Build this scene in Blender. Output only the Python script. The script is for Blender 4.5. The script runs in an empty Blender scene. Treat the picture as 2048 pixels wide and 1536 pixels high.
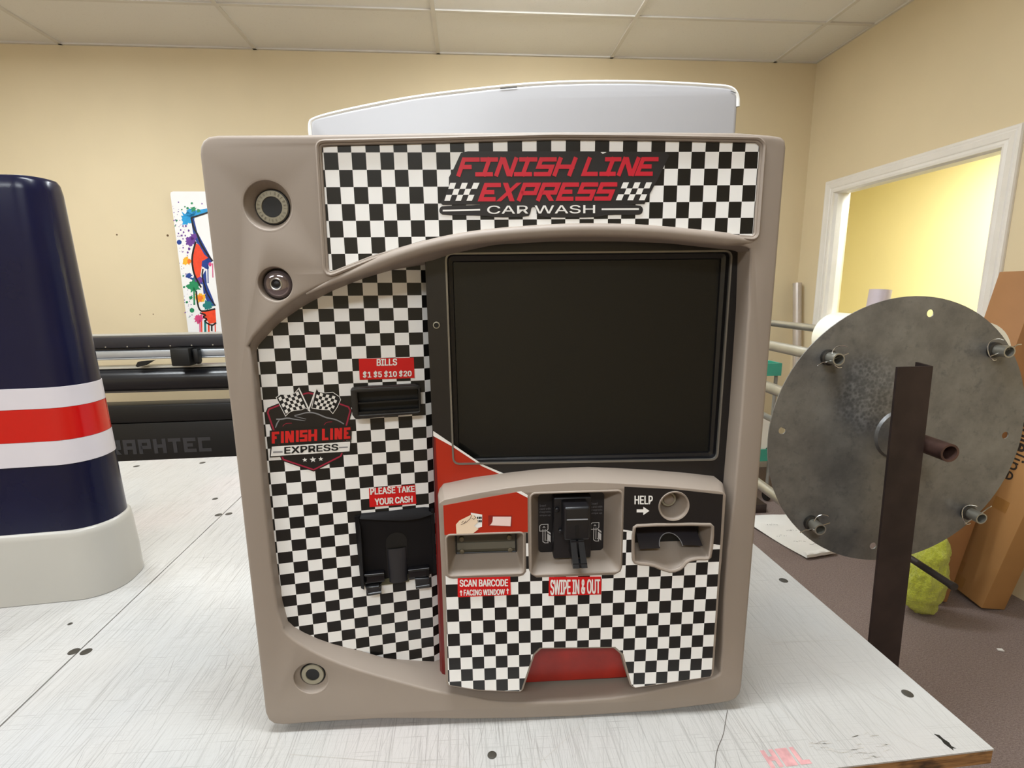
import bpy, bmesh, math, random
from mathutils import Vector, Matrix
from mathutils.geometry import tessellate_polygon

random.seed(7)
S = bpy.context.scene
COL = S.collection
R = math.radians

# ------------------------------------------------------------------ camera
CAM_H = 1.49
cam = bpy.data.cameras.new('camera')
cam.sensor_fit = 'HORIZONTAL'
cam.sensor_width = 36.0
cam.lens = 36.0 * 1008.6 / 2048.0
cam.clip_start = 0.02
camo = bpy.data.objects.new('camera', cam)
COL.objects.link(camo)
_p, _r = 0.1839, -0.0136
_F = Vector((0, math.cos(_p), -math.sin(_p)))
_R = Vector((1, 0, 0))
_U = _R.cross(_F)
_R2 = _R * math.cos(_r) + _U * math.sin(_r)
_U2 = -_R * math.sin(_r) + _U * math.cos(_r)
camo.matrix_world = Matrix(((_R2.x, _U2.x, -_F.x, 0), (_R2.y, _U2.y, -_F.y, 0), (_R2.z, _U2.z, -_F.z, CAM_H), (0, 0, 0, 1)))
S.camera = camo

# ------------------------------------------------------------------ exposure, world, light
S.view_settings.view_transform = 'Standard'
S.view_settings.look = 'None'
S.view_settings.exposure = 0.20
S.view_settings.gamma = 1.0
S.view_settings.use_curve_mapping = False
w = bpy.data.worlds.new('world')
S.world = w
w.use_nodes = True
w.node_tree.nodes['Background'].inputs[0].default_value = (0.9, 0.95, 1.0, 1)
w.node_tree.nodes['Background'].inputs[1].default_value = 0.25
LAMP_W = 21.0          # watts of each ceiling troffer
NEXT_ROOM_W = 84.0

# room frame: axes turned a little from the camera's
RY = 0.0835
RU = Vector((math.cos(RY), math.sin(RY), 0))
RD = Vector((-math.sin(RY), math.cos(RY), 0))
UP = Vector((0, 0, 1))
CEIL = 3.103
def rm(u, d, z): return RU * u + RD * d + UP * z

def area_light(name, loc, sx, sy, watts, rot, color=(0.90, 0.96, 1.0), parent=None):
    l = bpy.data.lights.new(name, 'AREA')
    l.shape = 'RECTANGLE'; l.size = sx; l.size_y = sy; l.energy = watts; l.color = color
    o = bpy.data.objects.new(name, l); COL.objects.link(o)
    o.location = loc; o.rotation_euler = rot
    if parent: o.parent = parent
    return o

# ------------------------------------------------------------------ materials
def srgb(h):
    h = h.lstrip('#')
    c = [int(h[i:i + 2], 16) / 255 for i in (0, 2, 4)]
    return tuple((x / 12.92 if x <= 0.04045 else ((x + 0.055) / 1.055) ** 2.4) for x in c) + (1,)

MATS = {}
class NT:
    def __init__(s, name):
        s.m = bpy.data.materials.new(name); s.m.use_nodes = True
        s.t = s.m.node_tree; s.b = s.t.nodes['Principled BSDF']
    def n(s, kind, **kw):
        x = s.t.nodes.new(kind)
        for k, v in kw.items():
            if k.startswith('i_'): x.inputs[k[2:].replace('_', ' ')].default_value = v
            else: setattr(x, k, v)
        return x
    def l(s, a, b): s.t.links.new(a, b)
    def math(s, op, a, b=None, c=None):
        x = s.n('ShaderNodeMath', operation=op)
        for i, v in enumerate((a, b, c)):
            if v is None: continue
            if isinstance(v, (int, float)): x.inputs[i].default_value = v
            else: s.l(v, x.inputs[i])
        return x.outputs[0]
    def mix(s, fac, a, b):
        x = s.n('ShaderNodeMix', data_type='RGBA')
        for sock, v in ((x.inputs[0], fac), (x.inputs[6], a), (x.inputs[7], b)):
            if isinstance(v, (int, float, tuple)): sock.default_value = v
            else: s.l(v, sock)
        return x.outputs[2]
    def ramp(s, fac, p0, p1):
        x = s.n('ShaderNodeMapRange'); s.l(fac, x.inputs[0])
        x.inputs[1].default_value = p0; x.inputs[2].default_value = p1
        return x.outputs[0]
    def noise(s, scale, detail=3, vec=None, rough=0.5):
        x = s.n('ShaderNodeTexNoise'); x.inputs['Scale'].default_value = scale; x.inputs['Detail'].default_value = detail
        x.inputs['Roughness'].default_value = rough
        if vec is not None: s.l(vec, x.inputs['Vector'])
        return x.outputs[0]
    def coord(s, which='Object', scale=(1, 1, 1), rot=(0, 0, 0), src=None):
        if src is None:
            tc = s.n('ShaderNodeTexCoord'); src = tc.outputs[which]
        mp = s.n('ShaderNodeMapping'); s.l(src, mp.inputs[0])
        mp.inputs['Scale'].default_value = scale; mp.inputs['Rotation'].default_value = rot
        return mp.outputs[0]
    def bump(s, h, strength=0.2, dist=0.002):
        x = s.n('ShaderNodeBump'); x.inputs['Strength'].default_value = strength; x.inputs['Distance'].default_value = dist
        s.l(h, x.inputs['Height']); s.l(x.outputs[0], s.b.inputs['Normal'])

def mat(name, col, rough=0.5, metal=0.0, var=0.05, nscale=8.0, bump=0.0, bscale=200.0, bdist=0.001, coat=0.0, spec=0.5, emit=None, estr=0.0, var_col=None):
    if name in MATS: return MATS[name]
    t = NT(name); c = srgb(col) if isinstance(col, str) else col
    v = t.coord()
    n = t.noise(nscale, 4, v)
    d = srgb(var_col) if var_col else tuple(x * (1 - 2 * var) for x in c[:3]) + (1,)
    e = tuple(min(1, x * (1 + var)) for x in c[:3]) + (1,)
    if var_col: e = c
    t.l(t.mix(t.ramp(n, 0.3, 0.7), d, e), t.b.inputs['Base Color'])
    t.b.inputs['Roughness'].default_value = rough
    t.b.inputs['Metallic'].default_value = metal
    t.b.inputs['Coat Weight'].default_value = coat
    t.b.inputs['Coat Roughness'].default_value = 0.08
    t.b.inputs['Specular IOR Level'].default_value = spec
    if bump: t.bump(t.noise(bscale, 3, v), bump, bdist)
    if emit:
        t.b.inputs['Emission Color'].default_value = srgb(emit) if isinstance(emit, str) else emit
        t.b.inputs['Emission Strength'].default_value = estr
    MATS[name] = t.m
    return t.m

def checker_mat(name, rough=0.32):
    t = NT(name)
    uv = t.n('ShaderNodeTexCoord').outputs['UV']
    sp = t.n('ShaderNodeSeparateXYZ'); t.l(uv, sp.inputs[0])
    a = t.math('FLOOR', sp.outputs[0]); b = t.math('FLOOR', sp.outputs[1])
    k = t.math('FLOORED_MODULO', t.math('ADD', a, b), 2.0)
    n = t.noise(30, 4, t.coord())
    black = t.mix(n, srgb('#111110'), srgb('#191817'))
    white = t.mix(n, srgb('#f2f1ef'), srgb('#f8f7f5'))
    t.l(t.mix(k, black, white), t.b.inputs['Base Color'])
    t.b.inputs['Roughness'].default_value = rough
    MATS[name] = t.m
    return t.m

# ------------------------------------------------------------------ mesh tools
class Fr:
    """a flat working frame: (a, b, w) -> point; w grows towards the viewer"""
    def __init__(s, O, A, B, N): s.O, s.A, s.B, s.N = Vector(O), Vector(A).normalized(), Vector(B).normalized(), Vector(N).normalized()
    def __call__(s, a, b, w=0.0): return s.O + s.A * a + s.B * b + s.N * w

ROOTS = {}
class MB:
    def __init__(s): s.v = []; s.f = []; s.mi = []; s.uv = {}; s.m = 0; s.smooth = []; s.sm = False
    def add(s, verts, faces, uvs=None):
        o = len(s.v)
        s.v += [Vector(p) for p in verts]
        for f in faces:
            s.f.append([i + o for i in f]); s.mi.append(s.m); s.smooth.append(s.sm)
        if uvs:
            for i, q in enumerate(uvs): s.uv[o + i] = q
        return s
    def quad(s, a, b, c, d): return s.add([a, b, c, d], [(0, 1, 2, 3)])
    def box(s, c, size, ax=None):
        X, Y, Z = ax or (Vector((1, 0, 0)), Vector((0, 1, 0)), Vector((0, 0, 1)))
        c = Vector(c); h = [k / 2 for k in size]
        vs = [c + X * (sx * h[0]) + Y * (sy * h[1]) + Z * (sz * h[2]) for sz in (-1, 1) for sy in (-1, 1) for sx in (-1, 1)]
        return s.add(vs, [(0, 2, 3, 1), (4, 5, 7, 6), (0, 1, 5, 4), (2, 6, 7, 3), (0, 4, 6, 2), (1, 3, 7, 5)])
    def bbox_round(s, c, size, r, ax=None, seg=2):
        """box with bevelled edges"""
        bm = bmesh.new(); bmesh.ops.create_cube(bm, size=1.0)
        for v in bm.verts: v.co = Vector((v.co.x * size[0], v.co.y * size[1], v.co.z * size[2]))
        bmesh.ops.bevel(bm, geom=bm.edges[:], offset=r, segments=seg, affect='EDGES', profile=0.5)
        bm.verts.index_update()
        X, Y, Z = ax or (Vector((1, 0, 0)), Vector((0, 1, 0)), Vector((0, 0, 1)))
        c = Vector(c)
        k = s.sm; s.sm = True
        s.add([c + X * v.co.x + Y * v.co.y + Z * v.co.z for v in bm.verts], [[v.index for v in f.verts] for f in bm.faces])
        s.sm = k; bm.free(); return s
    def loft(s, loops, closed=True, caps=(False, False)):
        n = len(loops[0]); vs = [p for L in loops for p in L]; fs = []
        for k in range(len(loops) - 1):
            for i in range(n if closed else n - 1):
                j = (i + 1) % n
                fs.append((k * n + i, k * n + j, (k + 1) * n + j, (k + 1) * n + i))
        if caps[0]: fs.append(tuple(range(n - 1, -1, -1)))
        if caps[1]: fs.append(tuple(range((len(loops) - 1) * n, len(loops) * n)))
        return s.add(vs, fs)
    def tube(s, pts, r, seg=10, closed=False, caps=True, flat=None):
        pts = [Vector(p) for p in pts]; n = len(pts); loops = []
        rr = r if isinstance(r, (list, tuple)) else [r] * n
        ref = None
        for i, p in enumerate(pts):
            a = pts[(i - 1) % n] if (closed or i) else p
            b = pts[(i + 1) % n] if (closed or i < n - 1) else p
            t = (b - a)
            t = t.normalized() if t.length > 1e-9 else Vector((1, 0, 0))
            if flat is not None: u = t.cross(flat).normalized(); v = flat
            else:
                if ref is None:
                    ref = Vector((0, 0, 1)) if abs(t.z) < 0.9 else Vector((1, 0, 0))
                u = t.cross(ref).normalized(); v = u.cross(t).normalized(); ref = v
            k = rr[i]; ku, kv = k if isinstance(k, (list, tuple)) else (k, k)
            loops.append([p + u * (ku * math.cos(q)) + v * (kv * math.sin(q)) for q in [2 * math.pi * j / seg for j in range(seg)]])
        if closed: loops.append(loops[0])
        k = s.sm; s.sm = True
        s.loft(loops, True, (caps and not closed, caps and not closed)); s.sm = k
        return s
    def pipe(s, p0, p1, r0, r1, seg=20):
        """open pipe with a wall"""
        p0, p1 = Vector(p0), Vector(p1); t = (p1 - p0).normalized()
        ref = Vector((0, 0, 1)) if abs(t.z) < 0.9 else Vector((1, 0, 0))
        u = t.cross(ref).normalized(); v = u.cross(t)
        ring = lambda p, r: [p + u * (r * math.cos(2 * math.pi * j / seg)) + v * (r * math.sin(2 * math.pi * j / seg)) for j in range(seg)]
        s.sm = True
        s.loft([ring(p0, r1), ring(p0, r0), ring(p1, r0), ring(p1, r1), ring(p0, r1)]); s.sm = False
        return s
    def lathe(s, fr, ca, cb, prof, seg=32, smooth=True, cap=True):
        loops = [[fr(ca + r * math.cos(2 * math.pi * j / seg), cb + r * math.sin(2 * math.pi * j / seg), w) for j in range(seg)] for r, w in prof]
        k = s.sm; s.sm = smooth; s.loft(loops, True, (False, cap)); s.sm = k
        return s
    def poly(s, fr, loop, w, holes=(), uvf=None):
        loops = [list(loop)] + [list(h) for h in holes]
        tri = tessellate_polygon([[Vector((a, b, 0)) for a, b in L] for L in loops])
        flat = [q for L in loops for q in L]
        fs = []
        for t in tri:
            a, b, c = (Vector(flat[i]) for i in t)
            area = (b.x - a.x) * (c.y - a.y) - (b.y - a.y) * (c.x - a.x)
            fs.append(t if area > 0 else t[::-1])
        return s.add([fr(a, b, w) for a, b in flat], fs, [uvf(a, b) for a, b in flat] if uvf else None)
    def slab(s, fr, loop, w0, w1, holes=(), uvf=None):
        """flat-faced plate with side walls from w0 (back) to w1 (front)"""
        s.poly(fr, loop, w1, holes, uvf)
        for L in [loop] + list(holes):
            s.loft([[fr(a, b, w0) for a, b in L], [fr(a, b, w1) for a, b in L]])
        return s
    def plate(s, fr, loop, w0, w1, bevel, holes=(), res=3, hbev=None):
        """plate with rounded front edges"""
        k = s.sm; s.sm = True
        front = []
        for idx, L in enumerate([loop] + list(holes)):
            sg = -1 if idx == 0 else 1
            bv = bevel if hbev is None or idx == 0 else hbev[idx - 1]
            rings = [[fr(a, b, w0) for a, b in L]]
            for q in range(res + 1):
                t = math.pi / 2 * q / res
                L2 = offset_loop(L, sg * bv * (1 - math.cos(t)))
                rings.append([fr(a, b, w1 - bv + bv * math.sin(t)) for a, b in L2])
            front.append(L2)
            s.loft(rings)
        s.poly(fr, front[0], w1, front[1:])
        if not holes: s.poly(fr, loop, w0)
        s.sm = k
        return s
    def build(s, name, mats, parent=None, angle=40, normals=True):
        mats = mats if isinstance(mats, (list, tuple)) else [mats]
        M = ROOTS.get(parent.name) if parent else None
        inv = M.inverted() if M is not None else None
        vs = [inv @ p for p in s.v] if inv is not None else s.v
        me = bpy.data.meshes.new(name)
        me.from_pydata([tuple(p) for p in vs], [], s.f)
        for m in mats: me.materials.append(m)
        me.polygons.foreach_set('material_index', s.mi)
        if s.uv:
            uvl = me.uv_layers.new(name='map')
            for lp in me.loops: uvl.data[lp.index].uv = s.uv.get(lp.vertex_index, (0, 0))
        if normals:
            bm = bmesh.new(); bm.from_mesh(me)
            bmesh.ops.remove_doubles(bm, verts=bm.verts, dist=1e-6)
            bmesh.ops.recalc_face_normals(bm, faces=bm.faces)
            bm.to_mesh(me); bm.free()
        if any(s.smooth):
            me.polygons.foreach_set('use_smooth', [True] * len(me.polygons))
            me.set_sharp_from_angle(angle=R(angle))
        me.update()
        o = bpy.data.objects.new(name, me); COL.objects.link(o)
        if parent:
            o.parent = parent
            ROOTS[o.name] = M
        return o

def tag(o, label=None, cat=None, group=None, kind=None):
    if label: o['label'] = label
    if cat: o['category'] = cat
    if group: o['group'] = group
    if kind: o['kind'] = kind
    return o
def thing(name, label, cat, loc, rotz=0.0, group=None):
    o = bpy.data.objects.new(name, None); COL.objects.link(o)
    o.empty_display_size = 0.05
    o.location = loc; o.rotation_euler = (0, 0, rotz)
    ROOTS[o.name] = Matrix.Translation(Vector(loc)) @ Matrix.Rotation(rotz, 4, 'Z')
    return tag(o, label, cat, group)
def struct(o): o['kind'] = 'structure'; return o

def clip_band(L, x0, x1):
    """part of a polygon between two vertical lines"""
    for lim, sg in ((x0, 1), (x1, -1)):
        out = []
        for i in range(len(L)):
            p, q = L[i - 1], L[i]; a, b = (p[0] - lim) * sg, (q[0] - lim) * sg
            if (a < 0) != (b < 0): t = a / (a - b); out.append((lim, p[1] + (q[1] - p[1]) * t))
            if b >= 0: out.append(q)
        L = out
        if len(L) < 3: return []
    return L
def mm(L): return [(a * 0.001, b * 0.001) for a, b in L]
def circ(ca, cb, r, n=40): return [(ca + r * math.cos(2 * math.pi * i / n), cb + r * math.sin(2 * math.pi * i / n)) for i in range(n)]
def resample(L, n, closed=True):
    L = [Vector(p) for p in L]
    if closed: L = L + [L[0]]
    d = [0]
    for a, b in zip(L, L[1:]): d.append(d[-1] + (b - a).length)
    out = []
    for i in range(n):
        t = d[-1] * i / (n if closed else n - 1); k = 0
        while k < len(d) - 2 and d[k + 1] < t: k += 1
        f = (t - d[k]) / max(d[k + 1] - d[k], 1e-9)
        out.append(L[k].lerp(L[k + 1], min(1, f)))
    return out
def smooth_loop(L, it=1, closed=True):
    """Chaikin corner cutting"""
    for _ in range(it):
        out = []; n = len(L)
        if not closed: out.append(L[0])
        for i in range(n if closed else n - 1):
            a, b = Vector(L[i]), Vector(L[(i + 1) % n])
            out += [tuple(a.lerp(b, 0.25)), tuple(a.lerp(b, 0.75))]
        if not closed: out.append(L[-1])
        L = out
    return L
def rounded(L, r, n=4):
    """round every corner of a closed loop with radius about r"""
    out = []; m = len(L)
    for i in range(m):
        p, a, b = Vector(L[i]), Vector(L[i - 1]), Vector(L[(i + 1) % m])
        la, lb = (a - p).length, (b - p).length
        ang = (a - p).angle(b - p) if la > 1e-9 and lb > 1e-9 else math.pi
        if ang > R(165): out.append(tuple(p)); continue
        d = min(r / math.tan(ang / 2), la * .45, lb * .45)
        q0 = p + (a - p).normalized() * d; q1 = p + (b - p).normalized() * d
        for k in range(n + 1):
            t = k / n; out.append(tuple(q0.lerp(p, t).lerp(p.lerp(q1, t), t)))
    return out
def rounded_pair(F, B, r, n=4):
    """round the corners of two matching loops alike (radius set by the first)"""
    o1, o2 = [], []; m = len(F)
    for i in range(m):
        p, a, b = Vector(F[i]), Vector(F[i - 1]), Vector(F[(i + 1) % m])
        la, lb = (a - p).length, (b - p).length; ang = (a - p).angle(b - p)
        if ang > R(168): o1.append(F[i]); o2.append(B[i]); continue
        d = min(r / math.tan(ang / 2), la * .45, lb * .45)
        for L, o in ((F, o1), (B, o2)):
            P, A_, B_ = Vector(L[i]), Vector(L[i - 1]), Vector(L[(i + 1) % m])
            q0 = P.lerp(A_, d / la); q1 = P.lerp(B_, d / lb)
            for k in range(n + 1):
                t = k / n; o.append(tuple(q0.lerp(P, t).lerp(P.lerp(q1, t), t)))
    return o1, o2
def offset_loop(L, d):
    """move every edge of a closed loop outwards by d (loop of either winding)"""
    n = len(L); area = sum(L[i][0] * L[(i + 1) % n][1] - L[(i + 1) % n][0] * L[i][1] for i in range(n))
    sg = 1 if area > 0 else -1; out = []
    for i in range(n):
        p, a, b = Vector(L[i]), Vector(L[i - 1]), Vector(L[(i + 1) % n])
        t1 = (p - a).normalized(); t2 = (b - p).normalized()
        n1 = Vector((t1.y, -t1.x)) * sg; n2 = Vector((t2.y, -t2.x)) * sg
        m = n1 + n2
        m = m / max(m.length_squared / 2, 0.35) if m.length > 1e-6 else n1
        out.append(tuple(p + m * d))
    return out
def rrect(a0, b0, a1, b1, r, n=5):
    out = []
    for cx, cy, q in ((a1 - r, b1 - r, 0), (a0 + r, b1 - r, 90), (a0 + r, b0 + r, 180), (a1 - r, b0 + r, 270)):
        for k in range(n + 1):
            t = R(q + 90 * k / n); out.append((cx + r * math.cos(t), cy + r * math.sin(t)))
    return out

# flat lettering -----------------------------------------------------------
import os
try:
    FONT = bpy.data.fonts.load(os.path.join(bpy.utils.system_resource('DATAFILES'), 'fonts', 'Inter.woff2'))
except Exception:
    FONT = None
_txt = {}
def text_shape(s):
    """outline of a word in the built-in font, scaled to the unit square"""
    key = s
    if key in _txt: return _txt[key]
    c = bpy.data.curves.new('tmp', 'FONT'); c.body = s; c.size = 1.0; c.resolution_u = 4
    if FONT: c.font = FONT
    c.fill_mode = 'FRONT'
    o = bpy.data.objects.new('tmp', c); COL.objects.link(o)
    dg = bpy.context.evaluated_depsgraph_get(); dg.update()
    me = bpy.data.meshes.new_from_object(o.evaluated_get(dg))
    xs = [v.co.x for v in me.vertices]; ys = [v.co.y for v in me.vertices]
    x0, x1, y0, y1 = min(xs), max(xs), min(ys), max(ys)
    vs = [((v.co.x - x0) / (x1 - x0), (v.co.y - y0) / (y1 - y0)) for v in me.vertices]
    fs = [list(p.vertices) for p in me.polygons]
    bpy.data.objects.remove(o); bpy.data.curves.remove(c); bpy.data.meshes.remove(me)
    _txt[key] = (vs, fs)
    return _txt[key]
def qmap(q, x, y):
    """unit square -> quad given as TL, TR, BR, BL"""
    tl, tr, br, bl = (Vector(p) for p in q)
    return tuple((bl.lerp(br, x)).lerp(tl.lerp(tr, x), y))
def put_text(mb, fr, q, s, w, bold=0.02):
    vs, fs = text_shape(s)
    W = (Vector(q[1]) - Vector(q[0])).length; H = (Vector(q[0]) - Vector(q[3])).length
    t = bold * min(H * 1.3, W / len(s) * 1.5); bx, by = t / W, t / H * .6
    ks = [(0, 0)] if bold == 0 else [(a, b) for a in (-1, -.5, 0, .5, 1) for b in (-1, 1)]
    for i, (a, b) in enumerate(ks):
        pts = [qmap(q, bx + x * (1 - 2 * bx) + a * bx, by + y * (1 - 2 * by) + b * by) for x, y in vs]
        mb.add([fr(p[0], p[1], w + i * 2.5e-5) for p in pts], fs)
GL = {'F': [[(0, 0), (0, 1), (1, 1)], [(0, .5), (.75, .5)]], 'I': [[(0, 1), (1, 1)], [(.5, 0), (.5, 1)], [(0, 0), (1, 0)]], 'i': [[(.5, 0), (.5, 1)]],
      'N': [[(0, 0), (0, 1)], [(0, 1), (1, 0)], [(1, 0), (1, 1)]], 'S': [[(1, 1), (0, 1), (0, .5), (1, .5), (1, 0), (0, 0)]],
      'H': [[(0, 0), (0, 1)], [(1, 0), (1, 1)], [(0, .5), (1, .5)]], 'L': [[(0, 1), (0, 0), (1, 0)]],
      'E': [[(1, 1), (0, 1), (0, 0), (1, 0)], [(0, .5), (.85, .5)]], 'X': [[(0, 0), (1, 1)], [(0, 1), (1, 0)]],
      'P': [[(0, 0), (0, 1), (1, 1), (1, .42), (0, .42)]], 'R': [[(0, 0), (0, 1), (1, 1), (1, .45), (0, .45)], [(.4, .45), (1, 0)]],
      'G': [[(1, 1), (0, 1), (0, 0), (1, 0), (1, .5), (.55, .5)]], 'A': [[(0, 0), (0, 1), (1, 1), (1, 0)], [(0, .42), (1, .42)]],
      'T': [[(0, 1), (1, 1)], [(.5, 1), (.5, 0)]], 'C': [[(1, 1), (0, 1), (0, 0), (1, 0)]]}
def strip(mb, fr, pts, t, w):
    """flat polyline of constant width with mitred corners and square ends"""
    pts = [Vector(p) for p in pts]; n = len(pts); Lf = []; Rt = []
    for i, p in enumerate(pts):
        a = pts[i - 1] if i else None; b = pts[i + 1] if i < n - 1 else None
        t1 = (p - a).normalized() if a is not None else None; t2 = (b - p).normalized() if b is not None else None
        if t1 is None or t2 is None:
            tt = t2 or t1; m = Vector((-tt.y, tt.x))
        else:
            n1 = Vector((-t1.y, t1.x)); n2 = Vector((-t2.y, t2.x)); m = n1 + n2
            m = m / max(m.length_squared / 2, 0.4) if m.length > 1e-6 else n1
        Lf.append(p + m * (t / 2)); Rt.append(p - m * (t / 2))
    mb.add([fr(*p, w) for p in Lf] + [fr(*p, w) for p in Rt], [(i, i + n, i + n + 1, i + 1) for i in range(n - 1)])
def tapered(mb, fr, pts, ts, w):
    pts = [Vector(p) for p in pts]; n = len(pts); Lf = []; Rt = []
    for i, p in enumerate(pts):
        d = (pts[min(i + 1, n - 1)] - pts[max(i - 1, 0)]).normalized(); m = Vector((-d.y, d.x)) * ts[i] / 2
        Lf.append(p + m); Rt.append(p - m)
    mb.add([fr(*p, w) for p in Lf] + [fr(*p, w) for p in Rt], [(i, i + n, i + n + 1, i + 1) for i in range(n - 1)])
def glyph(mb, fr, ch, x, y, wd, ht, t, shear, w):
    """block letter drawn with mitred strokes; shear = sideways lean over the full height; y may be a function of x"""
    yy = y if callable(y) else (lambda q: y)
    for st in GL[ch]:
        (ax, ay), (bx, by) = st[0], st[-1]
        if len(st) == 2 and ax != bx and ay != by:      # diagonal: a bar cut level at both ends
            hw = t * (1.25 if ch != 'R' else 1.2); X0, X1 = x + ax * (wd - hw), x + bx * (wd - hw); Y0, Y1 = ay * ht, by * ht
            s0, s1 = shear * ay, shear * by
            q = [(X0 + s0, Y0), (X0 + hw + s0, Y0), (X1 + hw + s1, Y1), (X1 + s1, Y1)]
            mb.quad(*[fr(a, b + yy(a), w) for a, b in q]); w += 2.5e-5
            continue
        P = [(t / 2 + px * (wd - t), t / 2 + py * (ht - t)) for px, py in st]
        if ch in 'NX':   # flatten the ends of diagonals to full height
            pass
        pts = [(x + a + shear * b / ht, b) for a, b in P]
        # square the free ends out to the letter box
        if len(st) >= 2:
            for k, nb in ((0, 1), (-1, -2)):
                p, q = Vector(pts[k]), Vector(pts[nb]); d = (p - q).normalized()
                if st[k][1] in (0, 1) or st[k][0] == 1: pts[k] = tuple(p + d * (t / 2))
        strip(mb, fr, [(a, b + yy(a)) for a, b in pts], t, w); w += 2.5e-5

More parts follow.
